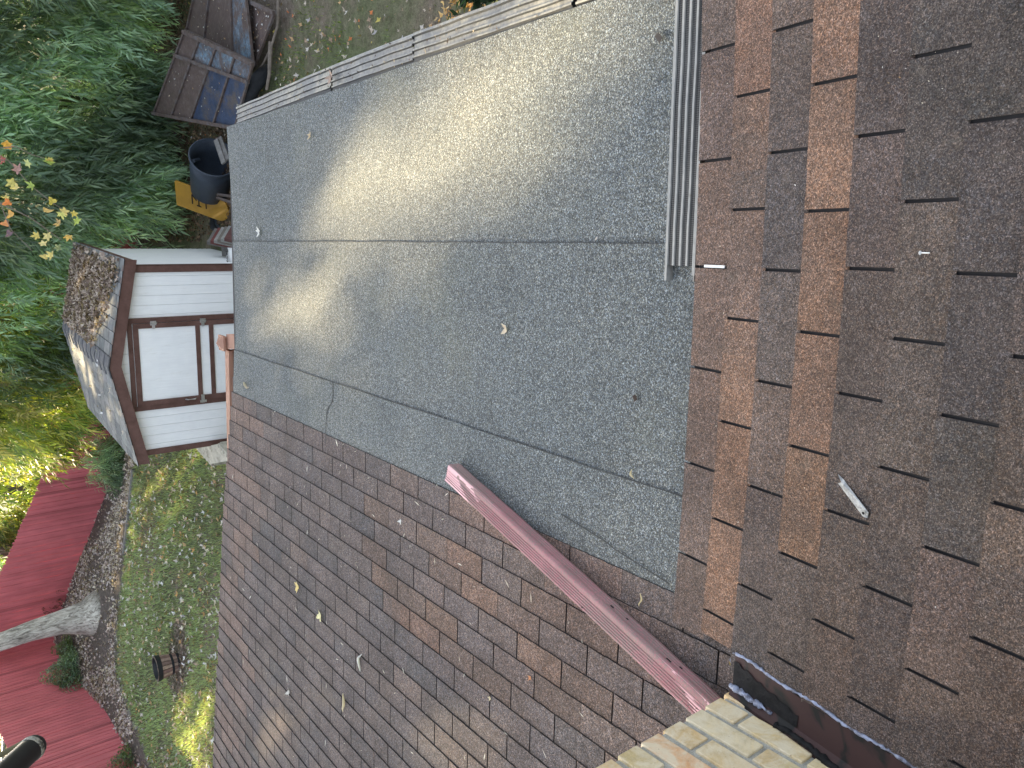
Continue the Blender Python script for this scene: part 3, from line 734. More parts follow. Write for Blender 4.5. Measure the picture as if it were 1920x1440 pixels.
place_leaf(V(.935, 4.30, -2.058), V(0, 0, 1), .7, leaf_mesh(.05, 5, .9, 20), (.36, .27, .22), 'brown crumpled leaf resting on the long ribbed gutter guard')
# slivers and seeds: far too many to count
def debris(name, n, fn, nrm, L0, L1, cols, ratio=.16, h=.012):
    quads = np.zeros((n, 4, 3)); cc = np.zeros((n, 3))
    a = nrm.cross(V(0, 1, 0)).normalized(); b = nrm.cross(a)
    for i in range(n):
        p = fn(); t = rnd.uniform(0, 6.28); L = rnd.uniform(L0, L1)*rnd.choice([.4, .6, 1]); x = (a*math.cos(t)+b*math.sin(t)); y = nrm.cross(x); p = p+nrm*h
        w_ = max(L*ratio, .0012)
        for q, v in enumerate([p-x*L/2, p-y*w_/2+nrm*.002, p+x*L/2+nrm*.003, p+y*w_/2+nrm*.001]): quads[i, q] = v
        cc[i] = jit(rnd.choice(cols), .15)
    return np_mesh(name, quads, 4, M['dryleaf'], cols=cc)
def pl_left():
    s_ = rnd.uniform(.1, 4.3)**1.0; y = rnd.uniform(1.6, 6.4); p = OL+WL*s_+V(0, y, 0); return p
o = debris('seed_litter', 420, pl_left, NL, .02, .06, [PALE, (.6, .58, .52), (.5, .46, .38), (.14, .1, .09)]); tag(o, 'pale seeds and slivers scattered over the brown wing shingles', 'litter', kind='stuff')
def pl_near(): y = rnd.uniform(.2, 1.58); x = rnd.uniform(-1.2, 1.0); return V(x, y, zn(x, y))
o = debris('grit_litter', 420, pl_near, NN, .002, .006, [PALE, (.6, .6, .6), (.55, .5, .42), (.3, .2, .1)], .55, .007); tag(o, 'tiny pale grit specks scattered over the near brown shingles', 'litter', kind='stuff')
def pl_g(): x = rnd.uniform(-1.2, .85); y = rnd.uniform(1.7, 6.0); return V(x, y, zg(x, y))
o = debris('bark_litter', 90, pl_g, NG, .006, .018, [(.06, .045, .04), (.1, .07, .05), PALE], .5, .014); tag(o, 'small dark crumbs of bark scattered on the grey roof', 'litter', kind='stuff')
# metal scrap and nail on the near roof
mb = MB(); a = Nr(1573, 892); b = Nr(1634, 970); d = (b-a).normalized(); sdv = NN.cross(d).normalized(); h = NN*.0095
pts = [a+sdv*.009+d*.0, a+sdv*.004+d*.022, a-sdv*.010+d*.016, b-sdv*.012-d*.012, b-d*.002+sdv*-.002, b+sdv*.010-d*.010, a+sdv*.011+d*.018]
pp = [p+h for p in pts]; qq = [p+h+NN*(.002+.003*math.sin(i*1.9)) for i, p in enumerate(pts)]
mb.add(pp+qq, [tuple(range(7))[::-1], tuple(range(7, 14))]+[(i, (i+1) % 7, 7+(i+1) % 7, 7+i) for i in range(7)])
sc_ = mb.build('metal_strip', simple('crinkled_silver_foil', (.40, .41, .41), .42, .5, .2, 90, .45, .9, col2=(.24, .25, .25))); tag(sc_, 'crinkled silver metal strip lying on the near brown shingles', 'metal strip')
mb = MB(); mb.lathe(b-d*.016+h+NN*.006, [(.0035, 0), (.004, .001), (.0002, .003)], 10, ax=NN); mb.build('rivet', M['dark'], sc_)
p = Nr(1731, 474); nl = thing('roofing_nail', 'short galvanised roofing nail lying on the dark near shingles', 'nail', tuple(p+NN*.010))
mb = MB(); d = V(.0, -1, .17).normalized(); mb.tube([V(0, 0, 0), d*.022], [.0016, .0014], 8); mb.build('shank', M['white'], nl)
mb = MB(); mb.lathe(-d*.0005, [(.0001, -.001), (.0048, -.001), (.0048, .0004), (.0001, .0004)], 14, ax=d); mb.build('head', M['white'], nl)
mb = MB(); p = Nr(1347, 499.5); mb.box(p+NN*.003+V(-.004, .048, 0), V(.008, 0, 0), WN*.088, NN*.004); tag(mb.build('plastic_strip', M['white']), 'thin white plastic strip stuck in a slot of the near shingles', 'strip')

# ---------------------------------------------------------------- garden shed
shed = thing('garden_shed', 'white garden shed with dark brown trim, double-braced door and leaf-covered grey gable roof', 'shed', (-.3, 10.3, -4.05), R(-3.5))
SW, SD, EH, PH = 2.40, 3.0, 1.95, 2.185      # eave and peak height above the shed base
def gable(x): return EH+(PH-EH)*(1-abs(x+SW/2)/(SW/2))
def sb(name, mb, mat, par=None): return mb.build(name, mat, par or shed)
# siding: front, gable and sides as vertical grooved panels
mb = MB(); N_ = 20
for k in range(N_):
    a = -SW+SW*k/N_; b = -SW+SW*(k+1)/N_-.0032
    mb.hexa([V(a, 0, 0), V(b, 0, 0), V(b, .03, 0), V(a, .03, 0), V(a, 0, gable(a)), V(b, 0, gable(b)), V(b, .03, gable(b)), V(a, .03, gable(a))])
mb.aabb((-SW, .012, 0), (0, .028, EH-.03)); sb('front_wall', mb, M['siding'])
mb = MB()
for k in range(24):
    z = k*.076
    mb.hexa([V(0, .0, z), V(.006, .0, z), V(.006, SD, z), V(0, SD, z), V(0, 0, z+.0765), V(.0015, 0, z+.0765), V(.0015, SD, z+.0765), V(0, SD, z+.0765)])
mb.aabb((-.02, .03, 0), (-.001, SD, EH)); sb('side_wall', mb, M['siding'])
mb = MB(); mb.aabb((-SW, .03, 0), (-SW+.02, SD, EH)); sb('side_wall', mb, M['siding'])
mb = MB(); mb.hexa([V(-SW, SD-.02, 0), V(0, SD-.02, 0), V(0, SD, 0), V(-SW, SD, 0), V(-SW, SD-.02, EH), V(0, SD-.02, EH), V(0, SD, EH), V(-SW, SD, EH)]); sb('rear_wall', mb, M['siding'])
# trim
mb = MB(); mb.aabb((-.075, -.018, 0), (.018, -.001, EH-.03)); mb.aabb((.007, -.018, 0), (.019, .06, EH-.03)); sb('corner_trim', mb, M['trim'])
mb = MB(); mb.aabb((-SW-.018, -.018, 0), (-SW+.055, -.001, EH-.02)); sb('corner_trim', mb, M['trim'])
# door: jambs, frame, braces, panels
DX0, DX1, DT = -.70, -1.76, 1.905
mb = MB(); mb.aabb((DX0, -.020, 0), (DX0+.065, -.001, gable(DX0)-.04)); mb.aabb((DX1-.06, -.020, 0), (DX1, -.001, gable(DX1)-.04)); mb.aabb((DX1, -.0215, DT-.0), (DX0, -.001, DT+.055)); sb('door_frame', mb, M['trim'])
door = bpy.data.objects.new('door', None)
mb = MB(); mb.aabb((DX1+.004, -.016, .02), (DX0-.004, -.004, DT-.004))
door = sb('door', mb, M['siding'])
mb = MB(); T_ = .062
mb.aabb((DX0-.004-T_, -.034, .02), (DX0-.004, -.0165, DT-.006)); mb.aabb((DX1+.004, -.034, .02), (DX1+.004+T_, -.0165, DT-.006))
for z0, z1 in ((DT-.006-T_, DT-.006), (1.10, 1.155), (.93, .985), (.06, .12)): mb.aabb((DX1+.004+T_, -.033, z0), (DX0-.004-T_, -.0165, z1))
sb('door_brace', mb, M['trim'], door)
for z in (1.66, 1.06, .35):
    mb = MB(); mb.aabb((DX0-.03, -.040, z-.035), (DX0+.025, -.0345, z+.035)); mb.aabb((DX0-.075, -.041, z-.018), (DX0-.03, -.0355, z+.018)); mb.tube([V(DX0-.004, -.043, z-.04), V(DX0-.004, -.043, z+.04)], .006, 8)
    bevel(sb('hinge', mb, M['metal'], door), .001)
mb = MB(); mb.tube([V(DX1+.035, -.036, 1.19), V(DX1+.035, -.07, 1.21), V(DX1+.035, -.07, 1.30), V(DX1+.035, -.036, 1.32)], .008, 8); sb('handle', mb, M['metal'], door)
mb = MB(); mb.aabb((DX1-.035, -.046, 1.085), (DX1+.075, -.0355, 1.125)); mb.aabb((DX1-.028, -.056, 1.065), (DX1+.004, -.046, 1.145)); sb('latch', mb, M['metal'], door)
# fascia along both rakes
mb = MB(); ov = .10; fh = .135
xl, xp, xr = -SW-.08, -SW/2, .09
slope = (PH-EH)/(SW/2)
def rz_(x): return PH-abs(x-xp)*slope
for a, b in ((xl, xp), (xp, xr)):
    mb.hexa([V(a, -.16, rz_(a)-fh+.03), V(b, -.16, rz_(b)-fh+.03), V(b, -.13, rz_(b)-fh+.03), V(a, -.13, rz_(a)-fh+.03), V(a, -.16, rz_(a)+.035), V(b, -.16, rz_(b)+.035), V(b, -.13, rz_(b)+.035), V(a, -.13, rz_(a)+.035)])
mb.hexa([V(xr-.02, -.13, rz_(xr)-.07), V(xr, -.13, rz_(xr)-.07), V(xr, SD+.12, rz_(xr)-.07), V(xr-.02, SD+.12, rz_(xr)-.07), V(xr-.02, -.13, rz_(xr)+.02), V(xr, -.13, rz_(xr)+.02), V(xr, SD+.12, rz_(xr)+.02), V(xr-.02, SD+.12, rz_(xr)+.02)])
mb.hexa([V(xl, -.13, rz_(xl)-.07), V(xl+.02, -.13, rz_(xl)-.07), V(xl+.02, SD+.12, rz_(xl)-.07), V(xl, SD+.12, rz_(xl)-.07), V(xl, -.13, rz_(xl)+.02), V(xl+.02, -.13, rz_(xl)+.02), V(xl+.02, SD+.12, rz_(xl)+.02), V(xl, SD+.12, rz_(xl)+.02)])
sb('fascia', mb, M['trim'])
mb = MB(); mb.hexa([V(xl+.02, -.13, rz_(xl)), V(xp, -.13, PH), V(xp, SD+.1, PH), V(xl+.02, SD+.1, rz_(xl)), V(xl+.02, -.13, rz_(xl)+.025), V(xp, -.13, PH+.025), V(xp, SD+.1, PH+.025), V(xl+.02, SD+.1, rz_(xl)+.025)])
mb.hexa([V(xp, -.13, PH), V(xr-.02, -.13, rz_(xr)), V(xr-.02, SD+.1, rz_(xr)), V(xp, SD+.1, PH), V(xp, -.13, PH+.025), V(xr-.02, -.13, rz_(xr)+.025), V(xr-.02, SD+.1, rz_(xr)+.025), V(xp, SD+.1, PH+.025)])
roof = sb('roof', mb, M['roofedge'])
mb = MB()
for side, xe in ((1, xr+.015), (-1, xl-.015)):
    Wd = abs(xe-xp); nr = 9
    Ws = V(-side, 0, slope).normalized(); Ns = V(side*slope, 0, 1).normalized(); Os = V(xe, 0, rz_(xe)+.028)
    def tn(k, i, u, side=side):
        c = rnd.choice([(.17, .175, .175), (.14, .145, .145), (.20, .20, .19)]); return jit(c, .12)
    shingles(mb, Os, V(0, 1, 0), Ws, Ns, nr, Wd*1.03/nr, .30, .3, lambda t: -.175, lambda t: SD+.12, tn, thick=.006, slot=.009)
for k in range(12):     # ridge caps
    y = -.175+k*.275
    for side in (1, -1): mb.hexa([V(xp, y, PH+.040), V(xp+side*.13, y, PH+.040-slope*.13), V(xp+side*.13, y+.28, PH+.034-slope*.13), V(xp, y+.28, PH+.034), V(xp, y, PH+.052), V(xp+side*.13, y, PH+.052-slope*.13), V(xp+side*.13, y+.28, PH+.040-slope*.13), V(xp, y+.28, PH+.040)], jit((.12, .12, .125), .1))
mb.build('roof_shingles', M['shedroof'], roof, tint=True)
SM = Matrix.Translation(shed.location) @ shed.rotation_euler.to_matrix().to_4x4()

# ---------------------------------------------------------------- leaf scatter (vectorised)
def leafquads(P, size, tilt=.5, up=None, aspect=.8, lobed=True):
    n = len(P); a = RS.rand(n)*6.283; L = size*(.6+.8*RS.rand(n))
    X = np.c_[np.cos(a), np.sin(a), (RS.rand(n)-.5)*2*tilt]; X /= np.linalg.norm(X, axis=1)[:, None]
    Y = np.c_[-np.sin(a), np.cos(a), (RS.rand(n)-.5)*2*tilt]; Y /= np.linalg.norm(Y, axis=1)[:, None]
    Z = np.cross(X, Y)
    shp = [(-.5, 0, 0), (-.18, -.16, .0), (-.12, -.5, .18), (.12, -.22, .03), (.5, 0, .22), (.12, .22, .03), (-.12, .5, .15), (-.18, .16, .0)] if lobed else [(-.5, 0, 0), (0, -.5, .15), (.5, 0, .1), (0, .5, .2)]
    cur = (RS.rand(n)*1.6-.2)
    out = np.zeros((n, len(shp), 3))
    for q, (u, v, h) in enumerate(shp): out[:, q] = P+X*(u*L)[:, None]+Y*(v*L*aspect)[:, None]+Z*(h*L*cur)[:, None]
    return out
def pick(cols, n, j=.2):
    c = np.array(cols)[RS.randint(0, len(cols), n)]; return c*(1+(RS.rand(n, 1)-.5)*2*j)
def zone(n, x0, x1, y0, y1, f):
    out = []
    while len(out) < n:
        x, y = rnd.uniform(x0, x1), rnd.uniform(y0, y1)
        if f(x, y): out.append((x, y))
    return np.array(out)
notshed = lambda x, y: not (-2.9 < x < .1 and 10.1 < y < 13.6)
inyard = lambda x, y: notshed(x, y) and not inpoly(x, y, BEDP) and y > 6.4
gutter_long()
# lawn leaves
litcols = [(.42, .36, .30), (.50, .46, .42), (.34, .25, .18), (.56, .50, .40), (.46, .30, .16), (.24, .17, .12), (.38, .36, .36), (.55, .54, .53)]
q = zone(4600, -11, -1.6, 6.8, 18.2, inyard); P = np.c_[q, gz(q[:, 0], q[:, 1])+.035]
o = np_mesh('fallen_leaves', leafquads(P, .092, .6), 8, M['dryleaf'], cols=pick([tuple(x*1.25 for x in c_) for c_ in litcols]+[(.50, .30, .12)], len(P))); tag(o, 'pale curled leaves strewn over the lawn left of the shed', 'leaves', kind='stuff')
q = zone(1800, .9, 6, 4.5, 14, inyard); P = np.c_[q, gz(q[:, 0], q[:, 1])+.03]
o = np_mesh('fallen_leaves', leafquads(P, .062, .6), 8, M['dryleaf'], cols=pick(litcols+[(.55, .18, .07), (.5, .42, .12), (.28, .2, .14)], len(P))); tag(o, 'dry leaves scattered on the bare side garden right of the grey roof', 'leaves', kind='stuff')
q = zone(26000, -11, 2, 9.6, 23.4, lambda x, y: inpoly(x, y, BEDP) and not (-8.0 < x < -6 and y < 18.3 and rnd.random() < .5)); 
keepm = RS.rand(len(q)) < np.clip(.42+.75*(np.sin(q[:, 0]*1.7+1)*np.cos(q[:, 1]*1.3))+.3*np.sin(q[:, 0]*4.3+q[:, 1]*3.1), .08, 1); q = q[keepm]
P = np.c_[q, gz(q[:, 0], q[:, 1])+.03+.02*RS.rand(len(q))]
o = np_mesh('leaf_litter', leafquads(P, .075, .8), 8, M['dryleaf'], cols=pick([(.50, .41, .37), (.38, .30, .27), (.62, .55, .52), (.26, .20, .17), (.68, .60, .50), (.55, .48, .47)], len(P))); tag(o, 'deep brown leaf litter banked against the red fence', 'leaf litter', kind='stuff')
q = zone(9000, .0, 5, 11.8, 17, lambda x, y: inyard(x, y)); P = np.c_[q, gz(q[:, 0], q[:, 1])+.03]  # browns below are darkened to paint the deep shade under the bamboo
o = np_mesh('leaf_litter', leafquads(P, .07, .8), 8, M['dryleaf'], cols=pick([(.14, .09, .06), (.20, .14, .09), (.09, .06, .045)], len(P))); tag(o, 'leaf litter coloured dark for the shade under the bamboo around the scrap heap', 'leaf litter', kind='stuff')
# leaf drift on the shed roof (right slope)
n = 5200; u = RS.rand(n); v = RS.rand(n)
xx = xp+.12+(xr-xp-.12)*u**.8; yy = -.10+(SD+.1)*v
km = (yy-.25*(RS.rand(n))) > (.9-1.05*(xx-xp)/(xr-xp))*.9+.15*RS.randn(n)
km &= ~((xx > xr-.1) & (RS.rand(n) < .75)); xx, yy = xx[km], yy[km]
zz = PH-np.abs(xx-xp)*slope+.045+.03*RS.rand(len(xx))
P = np.c_[xx, yy, zz]@np.array(SM.to_3x3()).T+np.array(SM.translation)
o = np_mesh('leaf_drift', leafquads(P, .07, .9), 8, M['dryleaf'], cols=pick([(.26, .20, .165), (.17, .12, .09), (.36, .29, .24), (.11, .08, .065), (.44, .37, .31)], len(P))); tag(o, 'thick drift of dry leaves on the right slope of the shed roof', 'leaves', kind='stuff')
q = RS.rand(26, 2); P = np.c_[xl+.1+(xp-xl)*q[:, 0], q[:, 1]*2.8, np.zeros(26)]; P[:, 2] = PH-np.abs(P[:, 0]-xp)*slope+.05
P = P@np.array(SM.to_3x3()).T+np.array(SM.translation)
o = np_mesh('fallen_leaves', leafquads(P, .06, .6), 8, M['dryleaf'], cols=pick([(.6, .6, .6), (.4, .35, .3)], 26)); tag(o, 'few pale leaves scattered on the left slope of the shed roof', 'leaves', kind='stuff')
# grass
def blades(P, h, wd, cols, name, label):
    n = len(P); a = RS.rand(n)*6.283; hh = h*(.5+RS.rand(n)); ln = RS.rand(n)*.8
    dx = np.c_[np.cos(a), np.sin(a), np.zeros(n)]; b = RS.rand(n)*6.283; lean = np.c_[np.cos(b), np.sin(b), np.zeros(n)]
    T = np.zeros((n, 3, 3)); ww = (wd*(.6+.8*RS.rand(n)))[:, None]
    T[:, 0] = P-dx*ww; T[:, 1] = P+dx*ww; T[:, 2] = P+lean*(hh*ln)[:, None]+np.c_[np.zeros(n), np.zeros(n), hh]
    o = np_mesh(name, T, 3, M['grass'], cols=cols); tag(o, label, 'grass', kind='stuff')
def grasscol(P, base):
    n = len(P); f = .5+.5*np.sin(P[:, 0]*1.3+np.sin(P[:, 1]*.9)*2)*np.cos(P[:, 1]*1.1+P[:, 0]*.4)
    c = np.array(base[0])[None]*(1-f[:, None])+np.array(base[1])[None]*f[:, None]; br_ = RS.rand(n) < .12
    c = c*(.7+.6*RS.rand(n, 1)); c[br_] = np.array([.22, .18, .09]); return c
n = 170000; q = np.c_[-11+9.6*RS.rand(n), 7.2+11*RS.rand(n)]
km = np.array([inyard(x, y) for x, y in q]); q = q[km]
dens = np.sin(q[:, 0]*2.1+1.3*np.sin(q[:, 1]*1.7))*np.cos(q[:, 1]*1.9-.7*q[:, 0])+.35*np.sin(q[:, 0]*6.1)*np.sin(q[:, 1]*5.3)
km = RS.rand(len(q)) < np.clip(.72+.45*dens, .22, 1)
km &= np.hypot((q[:, 0]+7.3)/.75, (q[:, 1]-13.55)/.62) > 1-.25*RS.rand(len(q))
q = q[km]
P = np.c_[q, gz(q[:, 0], q[:, 1])]
blades(P, .055, .0075, grasscol(P, ((.31, .38, .21), (.37, .48, .25))), 'grass', 'green lawn grass between the house, the shed and the leaf bed')
n = 60000; q = np.c_[.9+5.6*RS.rand(n), 3.5+10.5*RS.rand(n)]
dens = np.sin(q[:, 0]*1.9+.8)*np.cos(q[:, 1]*1.2-2.2)+.4*np.sin(q[:, 0]*5.1)*np.sin(q[:, 1]*4.3)
km = RS.rand(len(q)) < np.clip(.12+.42*dens-(q[:, 1]-8.0)*.10, .02, 1); q = q[km]
P = np.c_[q, gz(q[:, 0], q[:, 1])]
blades(P, .05, .007, grasscol(P, ((.13, .16, .07), (.17, .24, .08))), 'grass', 'thin patchy grass of the side garden right of the grey roof')
# scrub beyond the fence
n = 50000; q = np.c_[-26+25*RS.rand(n), 21+14*RS.rand(n)]; km = np.array([not inpoly(x, y, BEDP) for x, y in q]) & ((q[:, 1] > 23.3) | (q[:, 0] < -11.2)); q = q[km]
P = np.c_[q, gz(q[:, 0], q[:, 1])]
blades(P, .35, .02, grasscol(P, ((.12, .13, .06), (.19, .19, .10))), 'scrub_grass', 'tall straw-coloured scrub beyond the red fence')

# ---------------------------------------------------------------- the red fences
def fence(pts, heights, label, name='wooden_fence', bw=.085):
    t = thing(name, label, 'fence', (pts[0][0], pts[0][1], gz1(*pts[0])))
    mb = MB(); L = 0; seg = []
    for i in range(len(pts)-1):
        a, b = V(*pts[i], 0), V(*pts[i+1], 0); d = (b-a); l = d.length; d.normalize(); nrm = V(d.y, -d.x, 0); k = max(1, int(l/bw)); st = l/k
        if nrm.dot(V(0, 0, 0)-a) < 0: nrm = -nrm
        for j in range(k):
            p = a+d*st*j; c0 = gz1(p.x, p.y)-.03; hh = heights[i]+(heights[i+1]-heights[i])*(j/k)
            g = nrm*((.010 if (j % 2) else 0)+rnd.uniform(0, .004)); tp = hh+rnd.uniform(-.012, .012)
            w_ = st-.004; th = nrm*.018
            col = jit((.56, .150, .165), .07)
            if rnd.random() < .06: col = tuple(x*.7 for x in col)
            base = p+g+V(0, 0, c0)
            vs = [base, base+d*w_, base+d*w_+V(0, 0, tp), base+d*w_*.72+V(0, 0, tp+.035), base+d*w_*.28+V(0, 0, tp+.035), base+V(0, 0, tp)]
            mb.add([v-t.location for v in vs]+[v-t.location-th for v in vs], [(0, 1, 2, 3, 4, 5), (11, 10, 9, 8, 7, 6)]+[(q_, 6+q_, 6+(q_+1) % 6, (q_+1) % 6) for q_ in range(6)], col)
    mb.build('boards', M['fence'], t, tint=True)
    for hz in (.35, 1.4):
        mb = MB()
        for i in range(len(pts)-1):
            a, b = V(*pts[i], 0), V(*pts[i+1], 0); d = (b-a).normalized(); nrm = V(d.y, -d.x, 0)
            if nrm.dot(-a) < 0: nrm = -nrm
            a = a-nrm*.045+V(0, 0, gz1(a.x, a.y)+hz); b = b-nrm*.045+V(0, 0, gz1(b.x, b.y)+hz); mb.bar(a-t.location, b-t.location, .05, .09)
        mb.build('rail', M['fence_rail'], t)
    for i in range(len(pts)-1):
        a, b = V(*pts[i], 0), V(*pts[i+1], 0); l = (b-a).length; k = max(1, round(l/2.4)); d = (b-a).normalized(); nrm = V(d.y, -d.x, 0)
        if nrm.dot(-a) < 0: nrm = -nrm
        for j in range(k):
            p = a.lerp(b, j/k)-nrm*.13; z = gz1(p.x, p.y); mb = MB(); mb.aabb(V(p.x-.045, p.y-.045, z-.1)-t.location, V(p.x+.045, p.y+.045, z+1.75)-t.location); mb.build('post', M['fence_rail'], t)
    return t
M['fence_rail'] = simple('dull_red_post', (.22, .06, .065), .8, .2, 0, 10, .3)
def fh_(px1, py1, base):
    q = ray(px1, py1); k = math.hypot(base[0], base[1])/math.hypot(q.x, q.y); return q.z*k-gz1(*base)
fence(FR, [1.6, 1.62, 1.80, 2.05], 'long red board fence running behind the shed and the leaf bank to the far corner')
fence([FL[0]]+FL[1:], [2.05, 1.98, 1.92, 1.9, 1.9, 1.9], 'red board fence closing the left side of the yard behind the round shrub')

# low edging and soil step between lawn and leaf bed
def wobline(pts, n=12):
    out = []
    for a, b in zip(pts, pts[1:]):
        for k in range(n): out.append((a[0]+(b[0]-a[0])*k/n, a[1]+(b[1]-a[1])*k/n))
    out.append(pts[-1]); return out
t = thing('garden_edging', 'low weathered grey timber edging between lawn and leaf bed', 'edging', (-4.75, 17.3, gz1(-4.75, 17.3)))
for a, b in zip(EDGE[1:3], EDGE[2:4]):
    pass
seg = wobline([EDGE[1], (-5.8, 17.58), EDGE[2]], 1)
for a, b in zip(seg, seg[1:]):
    mb = MB(); A = V(*a, gz1(*a)+.03)-t.location; B = V(*b, gz1(*b)+.03)-t.location; mb.bar(A, B-(B-A).normalized()*.02, .07, .08); bevel(mb.build('timber', M['greywood'], t), .012)
st_ = thing('stone_edging', 'irregular row of half-buried dark grey stones along the leaf bed', 'edging', (-8.1, 17.8, gz1(-8.1, 17.8)))
pts_ = wobline(EDGE[2:], 9)
for k, (x, y) in enumerate(pts_):
    if k % 2 and rnd.random() < .65: continue
    r_ = rnd.uniform(.05, .10); mb = MB()
    prof = [(.001, -.05), (r_*.9, -.04), (r_, .02), (r_*.7, .055), (.001, .065)]
    x += rnd.uniform(-.06, .06); y += rnd.uniform(-.06, .06)
    mb.lathe((0, 0, 0), prof, 9)
    for i, v in enumerate(mb.v): v.x *= 1.5+.3*math.sin(k); v.y *= .8; v.z *= 1+.3*math.sin(i+k)
    o = mb.build('stone', M['stone'], st_, smooth=True); o.location = V(x, y, gz1(x, y)-.02)-st_.location; o.rotation_euler = (0, 0, rnd.uniform(0, 3))

# ---------------------------------------------------------------- planter barrel
bp = gp(334, 1241)
t = thing('planter_barrel', 'half-barrel planter of brown staves with black hoops on a bare patch of lawn', 'planter', (bp.x, bp.y, bp.z))
mb = MB(); ns = 18; rb, rt, H_ = .160, .225, .38
for k in range(ns):
    a0 = 2*math.pi*k/ns+.03; a1 = 2*math.pi*(k+1)/ns-.03
    def cp(a, r, z): return V(r*math.cos(a), r*math.sin(a), z)
    mb.hexa([cp(a0, rb-.02, 0), cp(a0, rb, 0), cp(a1, rb, 0), cp(a1, rb-.02, 0), cp(a0, rt-.02, H_), cp(a0, rt, H_), cp(a1, rt, H_), cp(a1, rt-.02, H_)], jit((.22, .15, .12) if k % 2 else (.30, .22, .17), .2))
mb.build('staves', M['barrel'], t, tint=True)
for z, hgt in ((.30, .078), (.10, .04), (.0, .035)):
    r0 = rb+(rt-rb)*z/H_+.004; r1 = rb+(rt-rb)*(z+hgt)/H_+.004; mb = MB(); mb.lathe((0, 0, 0), [(r0-.008, z), (r0, z), (r1, z+hgt), (r1-.008, z+hgt), (r0-.008, z)], 32); mb.build('hoop', M['band'], t)
mb = MB(); mb.lathe((0, 0, 0), [(rt-.002, H_+.003), (rt-.029, H_+.003), (rt-.045, .24), (.001, .25)], 28); mb.build('lining', M['band'], t)
n = 60; a = RS.rand(n)*6.28; r_ = .17*np.sqrt(RS.rand(n)); P = np.c_[r_*np.cos(a), r_*np.sin(a), np.full(n, .275)]
np_mesh('dead_leaves', leafquads(P, .05, .6), 8, M['dryleaf'], t, cols=pick([(.5, .5, .48), (.3, .25, .2)], n))['kind'] = 'stuff'
n = 1100; a = RS.rand(n)*6.28; r_ = np.sqrt(RS.rand(n)); P = np.c_[bp.x+.12+.72*r_*np.cos(a), bp.y-.1+.6*r_*np.sin(a), np.zeros(n)]; P[:, 2] = gz(P[:, 0], P[:, 1])+.02
o = np_mesh('mulch', leafquads(P, .05, .4), 8, M['dryleaf'], cols=pick([(.16, .11, .09), (.22, .17, .14), (.28, .24, .21)], n)); tag(o, 'patch of brown mulch around the planter barrel', 'mulch', kind='stuff')

# ---------------------------------------------------------------- foliage
def sprays(C, Dn, length, nb, bl, bw_, cols, spread=.55, droop=.5):
    """C (n,3) origins, Dn (n,3) directions -> blades (n*nb,4,3)"""
    n = len(C); Dn = Dn/np.linalg.norm(Dn, axis=1)[:, None]
    down = np.array([0, 0, -1.0])
    t = np.tile(np.linspace(.08, 1, nb), n); i = np.repeat(np.arange(n), nb); m_ = len(i)
    Lg = (length*(.6+.8*RS.rand(n)))[i]
    pos = C[i]+Dn[i]*(t*Lg)[:, None]+down*(droop*(t**2)*Lg*.6)[:, None]
    side = np.cross(Dn, RS.randn(n, 3)); side /= np.linalg.norm(side, axis=1)[:, None]
    sg = np.where(np.tile(np.arange(nb), n) % 2, 1.0, -1.0)
    d = Dn[i]+down*(droop*t)[:, None]+side[i]*(sg*spread*(1-.35*t))[:, None]+RS.randn(m_, 3)*.22
    d /= np.linalg.norm(d, axis=1)[:, None]
    wv = np.cross(d, RS.randn(m_, 3)*.45+np.array([0, -.35, 1.0])); wv /= np.linalg.norm(wv, axis=1)[:, None]
    bl_ = (bl*(.65+.7*RS.rand(m_)))[:, None]; ww = (bw_*(.7+.6*RS.rand(m_)))[:, None]
    nrm = np.cross(d, wv)
    T = np.zeros((m_, 4, 3)); T[:, 0] = pos; T[:, 1] = pos+d*bl_*.42+wv*ww+nrm*ww*.5; T[:, 2] = pos+d*bl_+down*bl_*.12; T[:, 3] = pos+d*bl_*.42-wv*ww+nrm*ww*.5
    c = np.array(cols)[RS.randint(0, len(cols), n)][i]*(.65+.7*RS.rand(m_, 1)); return T, c
